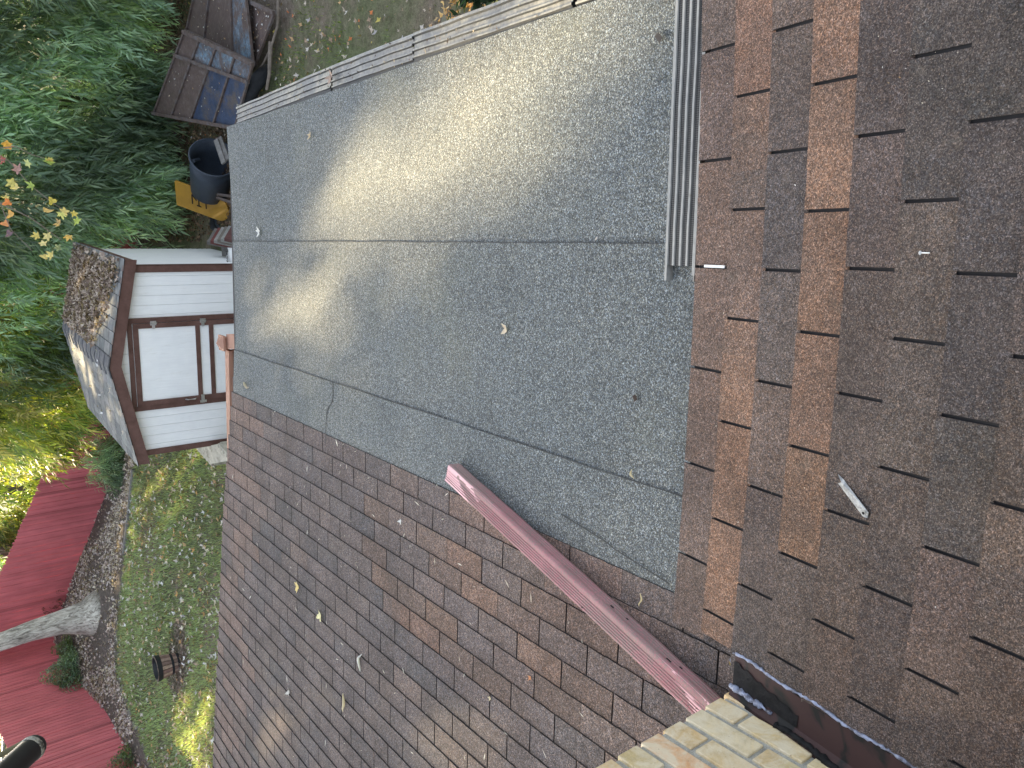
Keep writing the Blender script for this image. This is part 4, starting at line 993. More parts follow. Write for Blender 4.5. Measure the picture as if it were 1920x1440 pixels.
def bamboo(name, label, base, ctr, rad, ncl, per, cols, group, bl=.165, bw_=.0150, zmin=None, shape=1.0, front=.75, cl=.34, canes=7):
    base = V(*base); t = thing(name, label, 'bamboo' if 'bamboo' in label else 'tree', tuple(base), 0, group)
    Cs = []; Ds = []
    for k in range(ncl):
        while True:
            d = RS.randn(3); d /= np.linalg.norm(d)
            if d[1] < .25 or RS.rand() > front: break
        rr = RS.uniform(.72, 1.05); p = np.array(ctr)+d*np.array(rad)*rr
        if zmin is not None and p[2] < zmin+.1: p[2] = zmin+.1+RS.rand()*.9
        out = d*np.array([1, 1, .3]); out[2] -= .62
        m_ = per; Q = p+RS.randn(m_, 3)*np.array([cl, cl, cl*.8])*.5
        Cs.append(Q); Ds.append(out[None]+RS.randn(m_, 3)*.32)
    C = np.concatenate(Cs); D = np.concatenate(Ds)
    T, c = sprays(C, D, .34, 11, bl, bw_, cols, spread=.95, droop=.35)
    f = .75+.35*np.sin(C[:, 0]*2.3+C[:, 2]*1.9)
    c = c*np.repeat(f, 11)[:, None]
    T -= np.array(base); np_mesh('foliage', T, 4, M['leaf'], t, cols=c)
    mb = MB()
    for k in range(canes):
        a = rnd.uniform(0, 6.28); r_ = rnd.uniform(.05, .45); x, y = r_*math.cos(a), r_*math.sin(a)
        tx, ty = (ctr[0]-base.x)+math.cos(a)*rad[0]*.7, (ctr[1]-base.y)+math.sin(a)*rad[1]*.7; hz = ctr[2]-base.z+rad[2]*.75
        mb.tube([V(x, y, -.05), V(x*1.2+tx*.1, y*1.2+ty*.1, hz*.45), V(tx*.5, ty*.5, hz*.8), V(tx, ty, hz)], [.022, .018, .012, .004], 6)
    mb.build('cane', M['cane'], t); return t
DG_ = [(0.249, 0.373, 0.255), (0.304, 0.447, 0.308), (0.376, 0.531, 0.384), (0.196, 0.303, 0.219), (0.452, 0.595, 0.404)]
MG_ = [(0.18, 0.288, 0.09), (0.24, 0.348, 0.102), (0.144, 0.24, 0.096), (0.3, 0.396, 0.108)]
YG_ = [(0.345, 0.414, 0.092), (0.437, 0.46, 0.115), (0.299, 0.368, 0.092), (0.506, 0.46, 0.161)]
GB = 'bamboo clumps around the scrap heap and shed'
bamboo('bamboo_clump', 'dense dark green bamboo arching over the scrap metal at the garden corner', (4.6, 15.8, -4.15), (4.4, 14.6, -1.4), (1.6, 1.9, 2.6), 290, 11, DG_, GB, zmin=-3.8)
bamboo('bamboo_clump', 'dense dark bamboo clump with drooping sprays right behind the scrap sheets', (2.4, 16.3, -4.1), (2.35, 15.3, -1.3), (1.45, 1.8, 2.6), 290, 11, DG_, GB, zmin=-3.7)
bamboo('bamboo_clump', 'dark bamboo clump with drooping sprays just right of the shed roof', (.7, 17.0, -4.1), (.85, 15.1, -1.1), (1.15, 1.8, 2.75), 300, 11, DG_, GB, zmin=-3.8)
bamboo('bamboo_clump', 'mid green bamboo clump directly behind the right slope of the shed', (-1.2, 17.0, -4.1), (-1.0, 16.4, -1.5), (1.3, 1.3, 1.5), 130, 12, DG_[1:]+MG_[:2], GB, zmin=-3.0)
bamboo('bamboo_clump', 'sunlit yellow-green bamboo clump behind the shed ridge', (-2.6, 17.3, -4.0), (-2.6, 16.9, -1.6), (1.2, 1.1, 1.2), 100, 11, MG_+YG_, GB, zmin=-2.9)
bamboo('bamboo_clump', 'sunlit bamboo clump hanging over the red fence left of the shed', (-3.6, 18.4, -3.9), (-3.6, 18.4, -1.5), (.85, .9, 1.1), 80, 11, MG_+YG_, GB, zmin=-2.5)
bamboo('bamboo_clump', 'shaded bamboo clump filling the back of the grove', (3.0, 19.2, -4.2), (2.6, 18.4, -1.6), (3.2, 1.2, 2.5), 210, 11, DG_, GB, zmin=-4.0)
GX = 'trees and bushes beyond the red fence'
for i, (x, y, z, rx, rz_b, cols, lb) in enumerate([(-6.4, 24.6, -1.7, 1.7, 1.5, MG_+YG_, 'bright yellow-green bush beyond the fence nearest the shed'),
        (-9.6, 27.0, -2.3, 1.7, 1.5, DG_+MG_, 'dark green bush beyond the fence behind the climbing vine trunk'),
        (-12.4, 27.4, -2.2, 1.6, 1.4, MG_, 'green bush beyond the far corner of the red fence'),
        (-15.6, 28.6, -1.9, 2.0, 1.2, [(.10, .12, .06), (.16, .16, .08), (.2, .19, .1)], 'olive brush beyond the left red fence'),
        (-2.6, 23.6, -2.6, 2.2, 1.4, MG_+YG_, 'light green bush beyond the fence behind the shed')]):
    bamboo('bush', lb, (x, y, gz1(x, y)), (x, y, z), (rx, 1.3, rz_b), 110, 11, cols, GX, bl=.16, bw_=.022, zmin=gz1(x, y)+.2, canes=4)

def blob_bush(name, label, base, rad, n, cols, sz=.045, cat='shrub', stems=True):
    base = V(*base); t = thing(name, label, cat, tuple(base))
    d = RS.randn(n, 3); d /= np.linalg.norm(d, axis=1)[:, None]; d[:, 2] = np.abs(d[:, 2])*.9-.05
    r_ = RS.rand(n)**.35; lump = 1+.22*np.sin(d[:, 0]*5+d[:, 1]*4)+.15*np.sin(d[:, 2]*9+d[:, 0]*7)
    P = d*np.array(rad)*(r_*lump)[:, None]; P[:, 2] += .06
    np_mesh('foliage', leafquads(P, sz, 1.0, lobed=False, aspect=.55), 4, M['leaf'], t, cols=pick(cols, n, .35))
    if stems:
        mb = MB()
        for k in range(6):
            a = rnd.uniform(0, 6.28); mb.tube([V(0, 0, -.03), V(math.cos(a)*rad[0]*.4, math.sin(a)*rad[1]*.4, rad[2]*.5), V(math.cos(a)*rad[0]*.75, math.sin(a)*rad[1]*.75, rad[2]*.8)], [.012, .008, .003], 5)
        mb.build('stem', M['branch'], t)
    return t
p = gp(150, 1262); blob_bush('shrub', 'rounded grey-green shrub in the fence corner beside the grey trunk', (p.x, p.y, p.z), (.75, .55, .75), 5200, [(.22, .33, .26), (.28, .40, .32), (.15, .22, .17)], .055)
p = gp(140, 1215); blob_bush('shrub', 'sparse dark shrub between the grey trunk and the rounded shrub', (p.x, p.y, p.z), (.4, .4, .45), 1200, [(.12, .18, .11), (.16, .22, .12)], .06)
p = gp(232, 868); 
bamboo('shrub', 'small spiky green shrub at the foot of the fence beside the shed', (p.x, p.y, p.z), (p.x, p.y, p.z+.28), (.42, .3, .32), 34, 12, DG_+[(.12, .16, .09)], None, bl=.13, bw_=.010, zmin=p.z+.05, canes=3, cl=.2)['category'] = 'shrub'
p = gp(122, 1112); bamboo('shrub', 'thin wispy shrub against the red fence right of the grey trunk', (p.x, p.y, p.z), (p.x, p.y, p.z+.35), (.42, .2, .3), 14, 8, [(.12, .10, .06), (.14, .14, .07)], None, bl=.12, bw_=.008, zmin=p.z+.05, canes=5, cl=.2)['category'] = 'shrub'
p = gp(252, 1425); blob_bush('shrub', 'low dark shrub at the foot of the left red fence', (p.x, p.y, p.z), (.38, .38, .4), 1500, [(.12, .18, .11), (.16, .22, .12)], .05)
p = V(1.72, 4.25, -4.1); hb = blob_bush('hedge', 'glossy dark broadleaf hedge beyond the gutter of the grey roof', (1.78, 4.15, -4.1), (.55, .75, 1.35), 5200, [(.022, .05, .028), (.03, .07, .035), (.05, .09, .045), (.30, .29, .22)], .085, 'hedge')
# orange leaf pile caught by the sun beside the hedge
n = 900; P = np.c_[1.95+.30*RS.randn(n)*.6, 5.75+.25*RS.randn(n), np.zeros(n)]; P[:, 2] = gz(P[:, 0], P[:, 1])+.03+.05*RS.rand(n)
o = np_mesh('leaf_pile', leafquads(P, .06, .8), 8, M['dryleaf'], cols=pick([(.58, .34, .12), (.50, .36, .18), (.62, .44, .2)], n)); tag(o, 'orange-tan leaf pile beside the dark hedge', 'leaves', kind='stuff')

# ---------------------------------------------------------------- trees
def cull(P):
    """crown leaves and limbs are dropped here on purpose, to let chosen sun patches through"""
    hx, hy = HX/math.hypot(HX, HY), HY/math.hypot(HX, HY); e = R(SUN_EL)
    def ab(p): 
        p = np.atleast_2d(p); a = p[:, 0]*hy-p[:, 1]*hx; b = -math.sin(e)*(p[:, 0]*hx+p[:, 1]*hy)+math.cos(e)*p[:, 2]; return a, b
    a, b = ab(P); pr = np.zeros(len(P))
    for tgt, ra, rb_, st in WINDOWS:
        ta, tb = ab(np.array(tgt, float)); q = ((a-ta)/ra)**2+((b-tb)/rb_)**2
        pr = np.maximum(pr, st*np.exp(-(q**1.6)*.9))
    pr = pr*(1+.10*np.sin(a*5.3+1.1)*np.sin(b*7.9)+.12*np.sin(a*13.1)*np.sin(b*3.3+2))
    return RS.rand(len(P)) > pr
WG = lambda px, py, ra, rb_, st: (tuple(G(px, py)), ra, rb_, st)
WL_ = lambda px, py, ra, rb_, st: (tuple(Lf(px, py)), ra, rb_, st)
WGR = lambda px, py, ra, rb_, st: (tuple(gp(px, py)), ra, rb_, st)
WINDOWS = [WG(640, 440, .56, .50, 1.0), WG(700, 385, .56, .50, 1.0), WG(780, 320, .54, .48, 1.0), WG(870, 240, .48, .44, 1.0), WG(960, 165, .48, .42, 1.0), WG(1060, 100, .46, .38, .9), WG(590, 560, .46, .34, 1.0),
           WG(1000, 250, .55, .42, .60), WG(840, 400, .55, .42, .50), WG(560, 545, .42, .36, 1.0), WG(500, 610, .6, .34, .62), WG(480, 720, .45, .28, .42), WG(690, 560, .6, .42, .62), WG(780, 720, .35, .2, .35), WG(1130, 150, .35, .25, .5),
           WL_(520, 1350, .7, .25, .55), WL_(640, 1390, .6, .2, .4), WL_(520, 880, .45, .2, .4), WL_(700, 1300, .5, .18, .25), WL_(450, 780, .2, .14, .55),
           ((-1.95, 11.2, -1.9), .36, .60, 1.0), ((-1.8, 12.7, -1.85), .75, .45, 1.0), ((-.80, 10.7, -2.0), .40, .28, .75), ((-.4, 12.2, -2.1), .22, .26, .8),
           WGR(350, 1400, .9, .46, 1.0), WGR(375, 1445, 1.0, .45, 1.0), WGR(385, 1350, .55, .3, 1.0), WGR(420, 1120, .5, .12, .35),
           ((-2.3, 16.5, -1.6), 2.2, 1.3, 1.0), ((-4.4, 18.2, -1.6), 1.5, 1.3, 1.0), ((-7, 24.5, -1.6), 3.6, 1.3, 1.0), ((-15, 28, -1.6), 4, 1.1, .5), ((1.95, 5.75, -4.0), .3, .22, .95),
           ((.95, 2.6, -2.05), .3, .6, .8), ((.95, 4.0, -2.05), .2, .5, .5)]
def tree(name, label, base, h, rt, ctr, rad, n, size, mat, group=None, lean=(0, 0), cols=None, trunkpts=None):
    base = V(*base); t = thing(name, label, 'tree', tuple(base), 0, group); mb = MB()
    if trunkpts: pts, rs = trunkpts
    else: pts = [V(0, 0, -.2), V(0, 0, .4), V(lean[0]*.5, lean[1]*.5, h*.5), V(lean[0], lean[1], h)]; rs = [rt*1.5, rt*1.05, rt*.8, rt*.35]
    mb.tube(pts, rs, 18, wob=.06); tr = mb.build('trunk', mat, t, smooth=True)
    c = V(*ctr)-base; mb = MB(); top = pts[-1]; mid = pts[-2]
    for k in range(10):
        d = Vector(RS.randn(3)).normalized(); d.z = abs(d.z)*.6; q = c+Vector((d.x*rad[0]*.75, d.y*rad[1]*.75, d.z*rad[2]*.7)); s_ = mid.lerp(top, .3+.07*k)
        if not cull(np.array([base+q, base+s_.lerp(q, .5)])).all(): continue
        mb.tube([s_, s_.lerp(q, .5)+V(0, 0, .3), q], [rt*.3, rt*.18, .03], 7)
    mb.build('limb', mat, t)
    ncl = max(30, n//90); cc = RS.randn(ncl, 3); cc /= np.linalg.norm(cc, axis=1)[:, None]; cc *= (RS.rand(ncl, 1)**.4)
    i = RS.randint(0, ncl, n); P = np.array(c)+cc[i]*np.array(rad)+RS.randn(n, 3)*.55
    km = cull(P+np.array(base)); P = P[km]
    np_mesh('crown', leafquads(P, size, 1.2, lobed=False, aspect=.75), 4, M['leaf'], t, cols=pick(cols or MG_+YG_[:1], len(P), .3))
    return t
# grey trunk standing in the leaf bed
tb = V(-8.88, 19.75, gz1(-8.88, 19.75))
rel = [V(.0, 0, -.15), V(0, 0, .05), V(.0, 0, .25), V(.03, 0, .7), V(.02, .0, 1.3), V(-.04, .0, 1.9), V(-.15, .1, 3.2), V(-.3, .2, 5.2), V(-.3, .3, 7.5)]
tree('tree', 'leaning pale grey-barked trunk flaring at its base on the leaf bed before the red fence', tuple(tb), 7, .2, (tb.x-.3, tb.y+.8, 5.0), (3.0, 3.0, 2.6), 5000, .2, M['bark_grey'], None, trunkpts=(rel, [.62, .50, .38, .28, .225, .20, .17, .13, .07]))
# vine-wrapped dark trunk and pale trunk beyond the fence
q1 = aty(20, 1018, 24.6); g1 = gz1(q1.x, q1.y)
vt = tree('tree', 'dark vine-wrapped trunk rising just beyond the red fence', (q1.x, q1.y, g1), 8, .36, (q1.x, q1.y+1, 5.5), (2.6, 2.4, 2.4), 4000, .2, M['bark_dark'], GX)
mb = MB()
for k in range(9):
    a = k*.7; mb.tube([V(math.cos(a+j*.45)*(.43-.02*j), math.sin(a+j*.45)*(.43-.02*j), .1+j*.42) for j in range(8)], .018, 5)
mb.build('vine', M['branch'], vt)
q2 = aty(12, 672, 19.6); tree('tree', 'pale straight trunk glimpsed among the sunlit leaves behind the shed', (q2.x, q2.y, gz1(q2.x, q2.y)), 8, .19, (q2.x, q2.y+1.5, 5.2), (2.6, 2.4, 2.2), 3500, .2, M['bark_grey'], GX)
# unseen tree row added towards the sun to shade the house and yard
GT = 'unseen tall trees added far beyond the fence to shade the house'
k = 0
for ai in np.arange(-11.5, 16, 3.6):
    dh = 37+2.5*((k % 2)*2-1); hx, hy = HX, HY
    x = hx*dh+hy*ai; y = hy*dh-hx*ai
    tree('tree', '%s unseen tall tree added far beyond the red fence to cast shade' % ['leftmost', 'second', 'third', 'fourth', 'fifth', 'sixth', 'seventh', 'rightmost', 'outlying'][k], (x, y, gz1(x, y)), 16, .32, (x, y, 11.8), (2.9, 2.4, 10.2), 21000, .27, M['bark_dark'], GT)
    k += 1
# maple twig hanging in front of the bamboo
mt = thing('maple_branch', 'thin maple twig with yellow and red lobed leaves in front of the dark bamboo', 'branch', tuple(aty(0, 320, 8)))
mb = MB(); base = mt.location.copy()
tip = [[(-60, 300), (15, 300), (60, 350), (98, 380), (130, 400)], [(-60, 330), (0, 380), (20, 430), (60, 470)], [(0, 380), (60, 410), (115, 450)], [(-40, 280), (30, 275), (60, 290), (95, 300)]]
for tp in tip: mb.tube([aty(a, b, 8+.05*i)-base for i, (a, b) in enumerate(tp)], [.006-.001*i for i in range(len(tp))], 5)
mb.build('twig', M['branch'], mt)
mc = [(95, 298, YEL), (88, 305, (.25, .32, .10)), (15, 275, (.60, .22, .06)), (12, 268, (.58, .34, .08)), (60, 350, (.30, .38, .10)), (98, 380, (.52, .44, .12)), (15, 378, (.62, .22, .08)), (30, 350, (.6, .5, .2)), (140, 400, (.60, .50, .14)), (118, 398, (.55, .45, .16)), (20, 440, (.18, .12, .14)), (14, 418, (.55, .25, .12)), (85, 395, (.5, .36, .16)), (130, 445, (.62, .42, .14)), (115, 400, (.5, .5, .16)), (5, 300, (.35, .12, .10)), (22, 345, (.55, .5, .2)), (50, 305, (.45, .48, .2)), (142, 418, (.35, .42, .10)), (108, 420, (.5, .36, .16)), (92, 440, (.56, .48, .22)), (80, 455, (.6, .52, .28)), (70, 440, (.55, .45, .15)), (95, 475, (.62, .52, .2)), (112, 465, (.3, .34, .2)), (83, 480, (.5, .42, .2)), (18, 405, (.6, .35, .1)), (8, 370, (.6, .5, .2)), (35, 318, (.36, .22, .2))]
for i, (a, b, c) in enumerate(mc):
    vs, fs = leaf_mesh(.046+.022*rnd.random(), rnd.choice([3, 5, 5]), rnd.uniform(.2, 1.0), 40+i); p = aty(a+rnd.uniform(-3, 3), b+rnd.uniform(-3, 3), 8+rnd.uniform(-.15, .2))-base
    o = new_mesh('leaf', vs, fs, M['dryleaf'], mt, cols=[c]*len(fs)); o.matrix_local = Matrix.Translation(p) @ frame(V(rnd.uniform(-1.3, 1.3), -1, rnd.uniform(-.3, 1.3)), rnd.uniform(0, 6.28))

# ---------------------------------------------------------------- scrap heap
def slab_pt(px, py, z): return atz(px, py, z)
def panel(corners, label, seed, mats, nrib, cross=True, z=(-3.6, -3.6, -3.6, -3.6)):
    P = [slab_pt(*c, zz) for c, zz in zip(corners, z)]
    # force planarity
    c0 = sum(P, V(0, 0, 0))/4; n = (P[1]-P[0]).cross(P[3]-P[0]).normalized(); n = n if n.z > 0 else -n
    P = [p-n*(p-c0).dot(n) for p in P]
    t = thing('scrap_panel', label, 'metal panel', tuple(c0-V(0, 0, 0)), 0, 'rusty scrap panels by the bamboo'); P = [p-c0 for p in P]
    def q(u, v): return (P[0]*(1-u)+P[1]*u)*(1-v)+(P[3]*(1-u)+P[2]*u)*v
    for k in range(nrib):
        v0, v1 = k/nrib, (k+1)/nrib
        mb = MB(); A = [q(0, v0), q(1, v0), q(1, v1), q(0, v1)]; mb.hexa([p-n*.006 for p in A]+A); mb.build('sheet', mats[k % len(mats)], t)
    rib = MB()
    for k in range(nrib+1): rib.bar(q(0, k/nrib)+n*.018, q(1, k/nrib)+n*.018, .035, .035, up=n)
    rib.build('rib', M['rustb'], t)
    fr = MB()
    for u in ((0, 1, .30) if cross else (0, 1)): fr.bar(q(u, -.01)+n*.030, q(u, 1.01)+n*.030, .05, .05, up=n)
    fr.build('frame_bar', M['rustb'], t)
    return t
panel([(345, 62), (296, 216), (436, 240), (478, 122)], 'large rusted scrap panel with pale blue and navy sheets and a cross bar', 1, [M['rust'], M['rust'], M['sheet_navy'], M['rust']], 4, z=(-3.45, -3.45, -3.65, -3.65)) if 0 else None
def panel2(c, label, mats_grid, z, ribs_u, ribs_v):
    P = [slab_pt(*a, zz) for a, zz in zip(c, z)]; c0 = sum(P, V(0, 0, 0))/4
    n = (P[2]-P[0]).cross(P[3]-P[1]).normalized(); n = n if n.z > 0 else -n
    P = [p-n*(p-c0).dot(n)-c0 for p in P]
    t = thing('scrap_panel', label, 'metal panel', tuple(c0), 0, 'rusty scrap panels by the bamboo')
    def q(u, v): return (P[0]*(1-u)+P[1]*u)*(1-v)+(P[3]*(1-u)+P[2]*u)*v
    us = [0]+ribs_u+[1]; vs = [0]+ribs_v+[1]
    for i in range(len(us)-1):
        for j in range(len(vs)-1):
            A = [q(us[i], vs[j]), q(us[i+1], vs[j]), q(us[i+1], vs[j+1]), q(us[i], vs[j+1])]; mb = MB(); mb.hexa([p-n*.006 for p in A]+A); mb.build('sheet', M[mats_grid[j][i]], t)
    for u in [0]+ribs_u+[1]:
        mb = MB(); mb.bar(q(u, 0)+n*.014, q(u, 1)+n*.014, .03, .028, up=n); mb.build('rib', M['rustb'], t)
    for v in [0]+ribs_v+[1]:
        mb = MB(); mb.bar(q(-.01, v)+n*.022, q(1.01, v)+n*.022, .045, .044, up=n); mb.build('frame_bar', M['rustb'], t)
    # flecks of litter caught on the sheets
    m_ = 70; UV = RS.rand(m_, 2); PP = np.array([tuple(q(u, v)+n*.012) for u, v in UV]); np_mesh('litter', leafquads(PP, .03, .5), 8, M['dryleaf'], t, cols=pick([(.4, .33, .25), (.3, .2, .12), (.5, .5, .48)], m_))['kind'] = 'stuff'
    return t
# u runs from the bamboo side (left in photo) to the gutter side, v from the far end to the near end
panel2([(345, 60), (478, 120), (440, 240), (292, 212)], 'large rusted scrap panel with pale blue patches and navy lower sheets', [['rust', 'rust', 'rust', 'rust'], ['rustb2', 'rustb2', 'sheet_navy', 'sheet_navy']] if 0 else [['rust_blue']*4, ['rust_brown', 'rust_brown', 'sheet_navy', 'sheet_navy']], (-3.40, -3.75, -3.75, -3.40), [.24, .49, .76], [.30]) if 0 else None
M['rust_blue'] = mat_rust('rusted_pale_blue_sheet', .40); M['rust_brown'] = mat_rust('rusted_brown_sheet', .62)
panel2([(345, 60), (478, 120), (440, 240), (292, 212)], 'large rusted scrap panel with pale blue patches and navy lower sheets', [['rust_brown', 'rust_blue', 'rust_blue', 'rust_blue'], ['rust_brown', 'rust_brown', 'sheet_navy', 'sheet_navy']], (-3.40, -3.75, -3.75, -3.40), [.24, .49, .76], [.26])
panel2([(372, -40), (462, -25), (476, 118), (352, 58)], 'rusted scrap panel with two long ribs partly under the bamboo', [['rust_brown', 'rust_brown', 'rust_blue']], (-3.75, -3.8, -3.85, -3.80), [.30, .72], [])
panel2([(472, 4), (516, 24), (481, 122), (470, 112)], 'narrow rusted scrap panel at the outer edge of the heap', [['rust_brown']], (-3.88, -3.90, -3.94, -3.92), [], [])
# narrow plank frame at the lower side
t = None
def log(pts, r0, label, name='branch', mat='branch', z=-4.0):
    P = [atz(a, b, z+.02) for a, b in pts]; o = MB(); o.tube([p-P[0] for p in P], [r0*(1-.5*i/len(P)) for i in range(len(P))], 7)
    x = o.build(name, M[mat]); x.location = P[0]; return tag(x, label, 'branch', 'dead branches beside the scrap heap')
log([(522, -6), (520, 50), (508, 90), (494, 118), (482, 134)], .02, 'long pale bent dead branch along the outer side of the scrap heap')
log([(508, 78), (506, 110), (505, 140), (500, 168)], .032, 'thick grey dead branch lying beside the black tyre')
log([(482, 198), (496, 178), (510, 172)], .012, 'short forked twig at the end of the long gutter')
log([(420, 130), (450, 150), (480, 192)], .012, 'thin twig lying across the corner of the scrap panel')
P0 = atz(484, 165, -4.02)
ty = thing('tyre', 'old black tyre lying half buried beside the scrap panel', 'tyre', tuple(P0))
mb = MB(); prof = []
for k in range(14):
    a = 2*math.pi*k/13; prof.append((.27+.075*math.cos(a), .10*math.sin(a)+.02))
mb.lathe((0, 0, 0), prof, 30, ax=(.55, .25, .6)); mb.build('tread', M['rubber'], ty, smooth=True)
# blue-grey bin tipped over with planks in it
b0 = aty(395, 325, 12.2)
bn = thing('storage_bin', 'tipped blue-grey plastic barrel with a dark open mouth beside the scrap panel', 'barrel', tuple(b0))
A = aty(392, 360, 12.6)-b0; B = aty(400, 296, 11.9)-b0; ax = (B-A)
mb = MB(); L = ax.length
mb.lathe(A, [(.001, 0), (.23, 0), (.27, .05), (.31, L*.7), (.325, L), (.31, L), (.295, L*.7), (.25, .08), (.001, .06)], 32, ax=ax); mb.build('body', M['bin'], bn, smooth=True)
mb = MB(); axn = ax.normalized(); mb.lathe(A+axn*(L-.02), [(.33, 0), (.342, .01), (.342, .035), (.33, .04), (.318, .03), (.318, .01), (.33, 0)], 32, ax=ax); mb.build('rim', M['bin'], bn, smooth=True)
mb = MB(); mb.tube([aty(372, 300, 12.2)-b0, aty(362, 302, 12.0)-b0], [.035, .03], 8); mb.build('handle', M['bin'], bn)
for i, (p1, p2, lb) in enumerate([((405, 262), (420, 306), 'grey board leaning out of the blue barrel, upper of two'), ((412, 258), (427, 300), 'grey board leaning out of the blue barrel, lower of two')]):
    a = aty(*p1, 11.7); b = aty(*p2, 11.4); mb = MB(); mb.bar((0, 0, 0), b-a, .07, .025, up=(0, -.7, .7)); o = mb.build('board', M['greywood']); o.location = a; tag(o, lb, 'board')
# round-ended yellow board
yb = aty(385, 378, 12.9)
yt = thing('yellow_board', 'round-ended yellow plastic board with dark markings under the blue barrel', 'board', tuple(yb))
a = aty(330, 362, 13.0)-yb; b = aty(428, 398, 12.3)-yb; d = (b-a).normalized(); nrm = V(-.45, -.6, .65).normalized(); sdv = nrm.cross(d).normalized(); nrm = d.cross(sdv).normalized()
hw = .20; Lb = (b-a).length; out = [a+sdv*hw, a-sdv*hw]+[a+d*(Lb-hw)+d*hw*math.sin(t_)+(-sdv)*hw*math.cos(t_) for t_ in [math.pi*k/14 for k in range(15)]]
mb = MB(); n_o = len(out); mb.add([p-nrm*.03 for p in out]+out, [tuple(range(n_o)), tuple(range(n_o, 2*n_o))[::-1]]+[(i, (i+1) % n_o, n_o+(i+1) % n_o, n_o+i) for i in range(n_o)]); bevel(mb.build('slab', M['yellow'], yt), .008)
mb = MB()
if nrm.y > 0: nrm = -nrm
def stroke(u0, v0, u1, v1): mb.bar(a+d*u0+sdv*v0+nrm*.004, a+d*u1+sdv*v1+nrm*.004, .018, .004, up=nrm)
c_ = Lb*.42
for (u0, v0, u1, v1) in ((-.10, -.08, -.10, .08), (-.10, .08, -.02, .0), (-.02, -.08, .06, -.08), (.02, -.08, .02, .08), (.10, .08, .20, .08), (.15, .08, .15, -.08)): stroke(c_+u0, v0, c_+u1, v1)
mb.build('marking', M['dark'], yt)
P0 = aty(418, 412, 12.8); t = thing('tyre', 'small black wheel in deep shade below the yellow board', 'wheel', tuple(P0)); mb = MB(); mb.lathe((0, 0, 0), [(.20+.06*math.cos(2*math.pi*k/13), .05*math.sin(2*math.pi*k/13)) for k in range(14)], 26, ax=(.3, -.5, .8)); mb.build('tread', M['rubber'], t, smooth=True)
mb = MB(); mb.lathe((0, 0, 0), [(.001, -.02), (.15, -.02), (.15, .02), (.001, .02)], 22, ax=(.3, -.5, .8)); mb.build('hub', M['bin'], t)
for p1, p2, lb in (((409, 365), (440, 369), 'upper grey metal tube poking out from under the blue barrel'), ((408, 371), (438, 381), 'lower grey metal tube poking out from under the blue barrel')):
    a = aty(*p1, 11.9); b = aty(*p2, 11.0); mb = MB(); mb.tube([(0, 0, 0), b-a], .022, 8); o = mb.build('metal_tube', M['rustb']); o.location = a; tag(o, lb, 'tube')
# stacked boards leaning by the shed
cs = [(.14, .13, .12), (.14, .05, .045), (.26, .25, .23), (.16, .14, .12), (.26, .26, .24), (.12, .06, .055)]
M['bookm'] = tinted('faded_board_paint', .8, .2, 12, .3)
st = aty(420, 448, 11.3); 
for i in range(6):
    a = aty(396+6.5*i, 460-1.2*i, 11.4-.06*i); b = aty(410+6.5*i, 436-1.2*i, 11.6-.06*i); mb = MB(); mb.bar((0, 0, 0), (b-a)*1.05, .05, .32, up=(0, .3, 1), c=cs[i]); o = mb.build('slate', M['bookm'], tint=True); o.location = a-V(0, 0, .10)
    tag(o, 'faded thin board in the leaning row beside the shed wall, %s from the yard side' % ['first', 'second', 'third', 'fourth', 'fifth', 'sixth'][i], 'board', 'leaning boards beside the shed')
a = aty(386, 466, 11.6); b = aty(440, 452, 10.9); mb = MB(); mb.bar((0, 0, 0), b-a, .22, .05); o = mb.build('shelf_plank', M['greywood']); o.location = a-V(0, 0, .24); tag(o, 'dark rough plank carrying the leaning row of boards beside the shed', 'plank')
bg_ = thing('cloth_bag', 'small folded white bag with dark lettering on the ground by the shed corner', 'bag', tuple(aty(434, 484, 10.75)))
mb = MB(); 
vs = []; 
for j in range(7):
    for i in range(9): vs.append(V((i-4)*.035, (j-3)*.04, .035*math.sin(i*.9+j)*.4+.05*(1-((i-4)/4)**2)*(1-((j-3)/3.2)**2)))
mb.add(vs, [(j*9+i, j*9+i+1, (j+1)*9+i+1, (j+1)*9+i) for j in range(6) for i in range(8)]); mb.build('cloth', M['white'], bg_, smooth=True)
cu = bpy.data.curves.new('lettering', 'FONT'); cu.body = 'Nobl'; cu.size = .10; cu.extrude = .002; cu.materials.append(M['dark']); cu.align_x = 'CENTER'
tmp = bpy.data.objects.new('lettering', cu); tx = bpy.data.objects.new('lettering', bpy.data.meshes.new_from_object(tmp)); COL.objects.link(tx); tx.parent = bg_; tx.location = (.0, -.05, .066)
# ---------------------------------------------------------------- porch railing beyond the far roof edge
rl = thing('porch_railing', 'tan painted wooden railing corner post with pyramid cap beyond the far roof edge', 'railing', (-.87, 6.9, -4.05))
def W2(x, y, z): return V(x, y, z)-rl.location
mb = MB(); mb.aabb(W2(-.93, 6.86, -4.05), W2(-.83, 6.96, -2.165)); mb.build('post', M['tanwood'], rl)
mb = MB(); c = W2(-.88, 6.91, -2.165); mb.box(c-V(.068, .068, 0), (.136, 0, 0), (0, .136, 0), (0, 0, .018))
mb.add([c+V(-.055, -.055, .018), c+V(.055, -.055, .018), c+V(.055, .055, .018), c+V(-.055, .055, .018), c+V(0, 0, .06)], [(0, 1, 4), (1, 2, 4), (2, 3, 4), (3, 0, 4)]); mb.build('cap', M['tanwood'], rl)
mb = MB(); mb.bar(W2(-.95, 6.92, -2.215), W2(-2.6, 7.12, -2.215), .10, .035); mb.bar(W2(-.95, 6.92, -2.28), W2(-2.6, 7.12, -2.28), .035, .09); mb.build('top_rail', M['tanwood'], rl)
mb = MB(); mb.bar(W2(-.865, 6.86, -2.20), W2(-.80, 6.2, -2.235), .13, .035); mb.build('top_rail', M['tanwood'], rl)
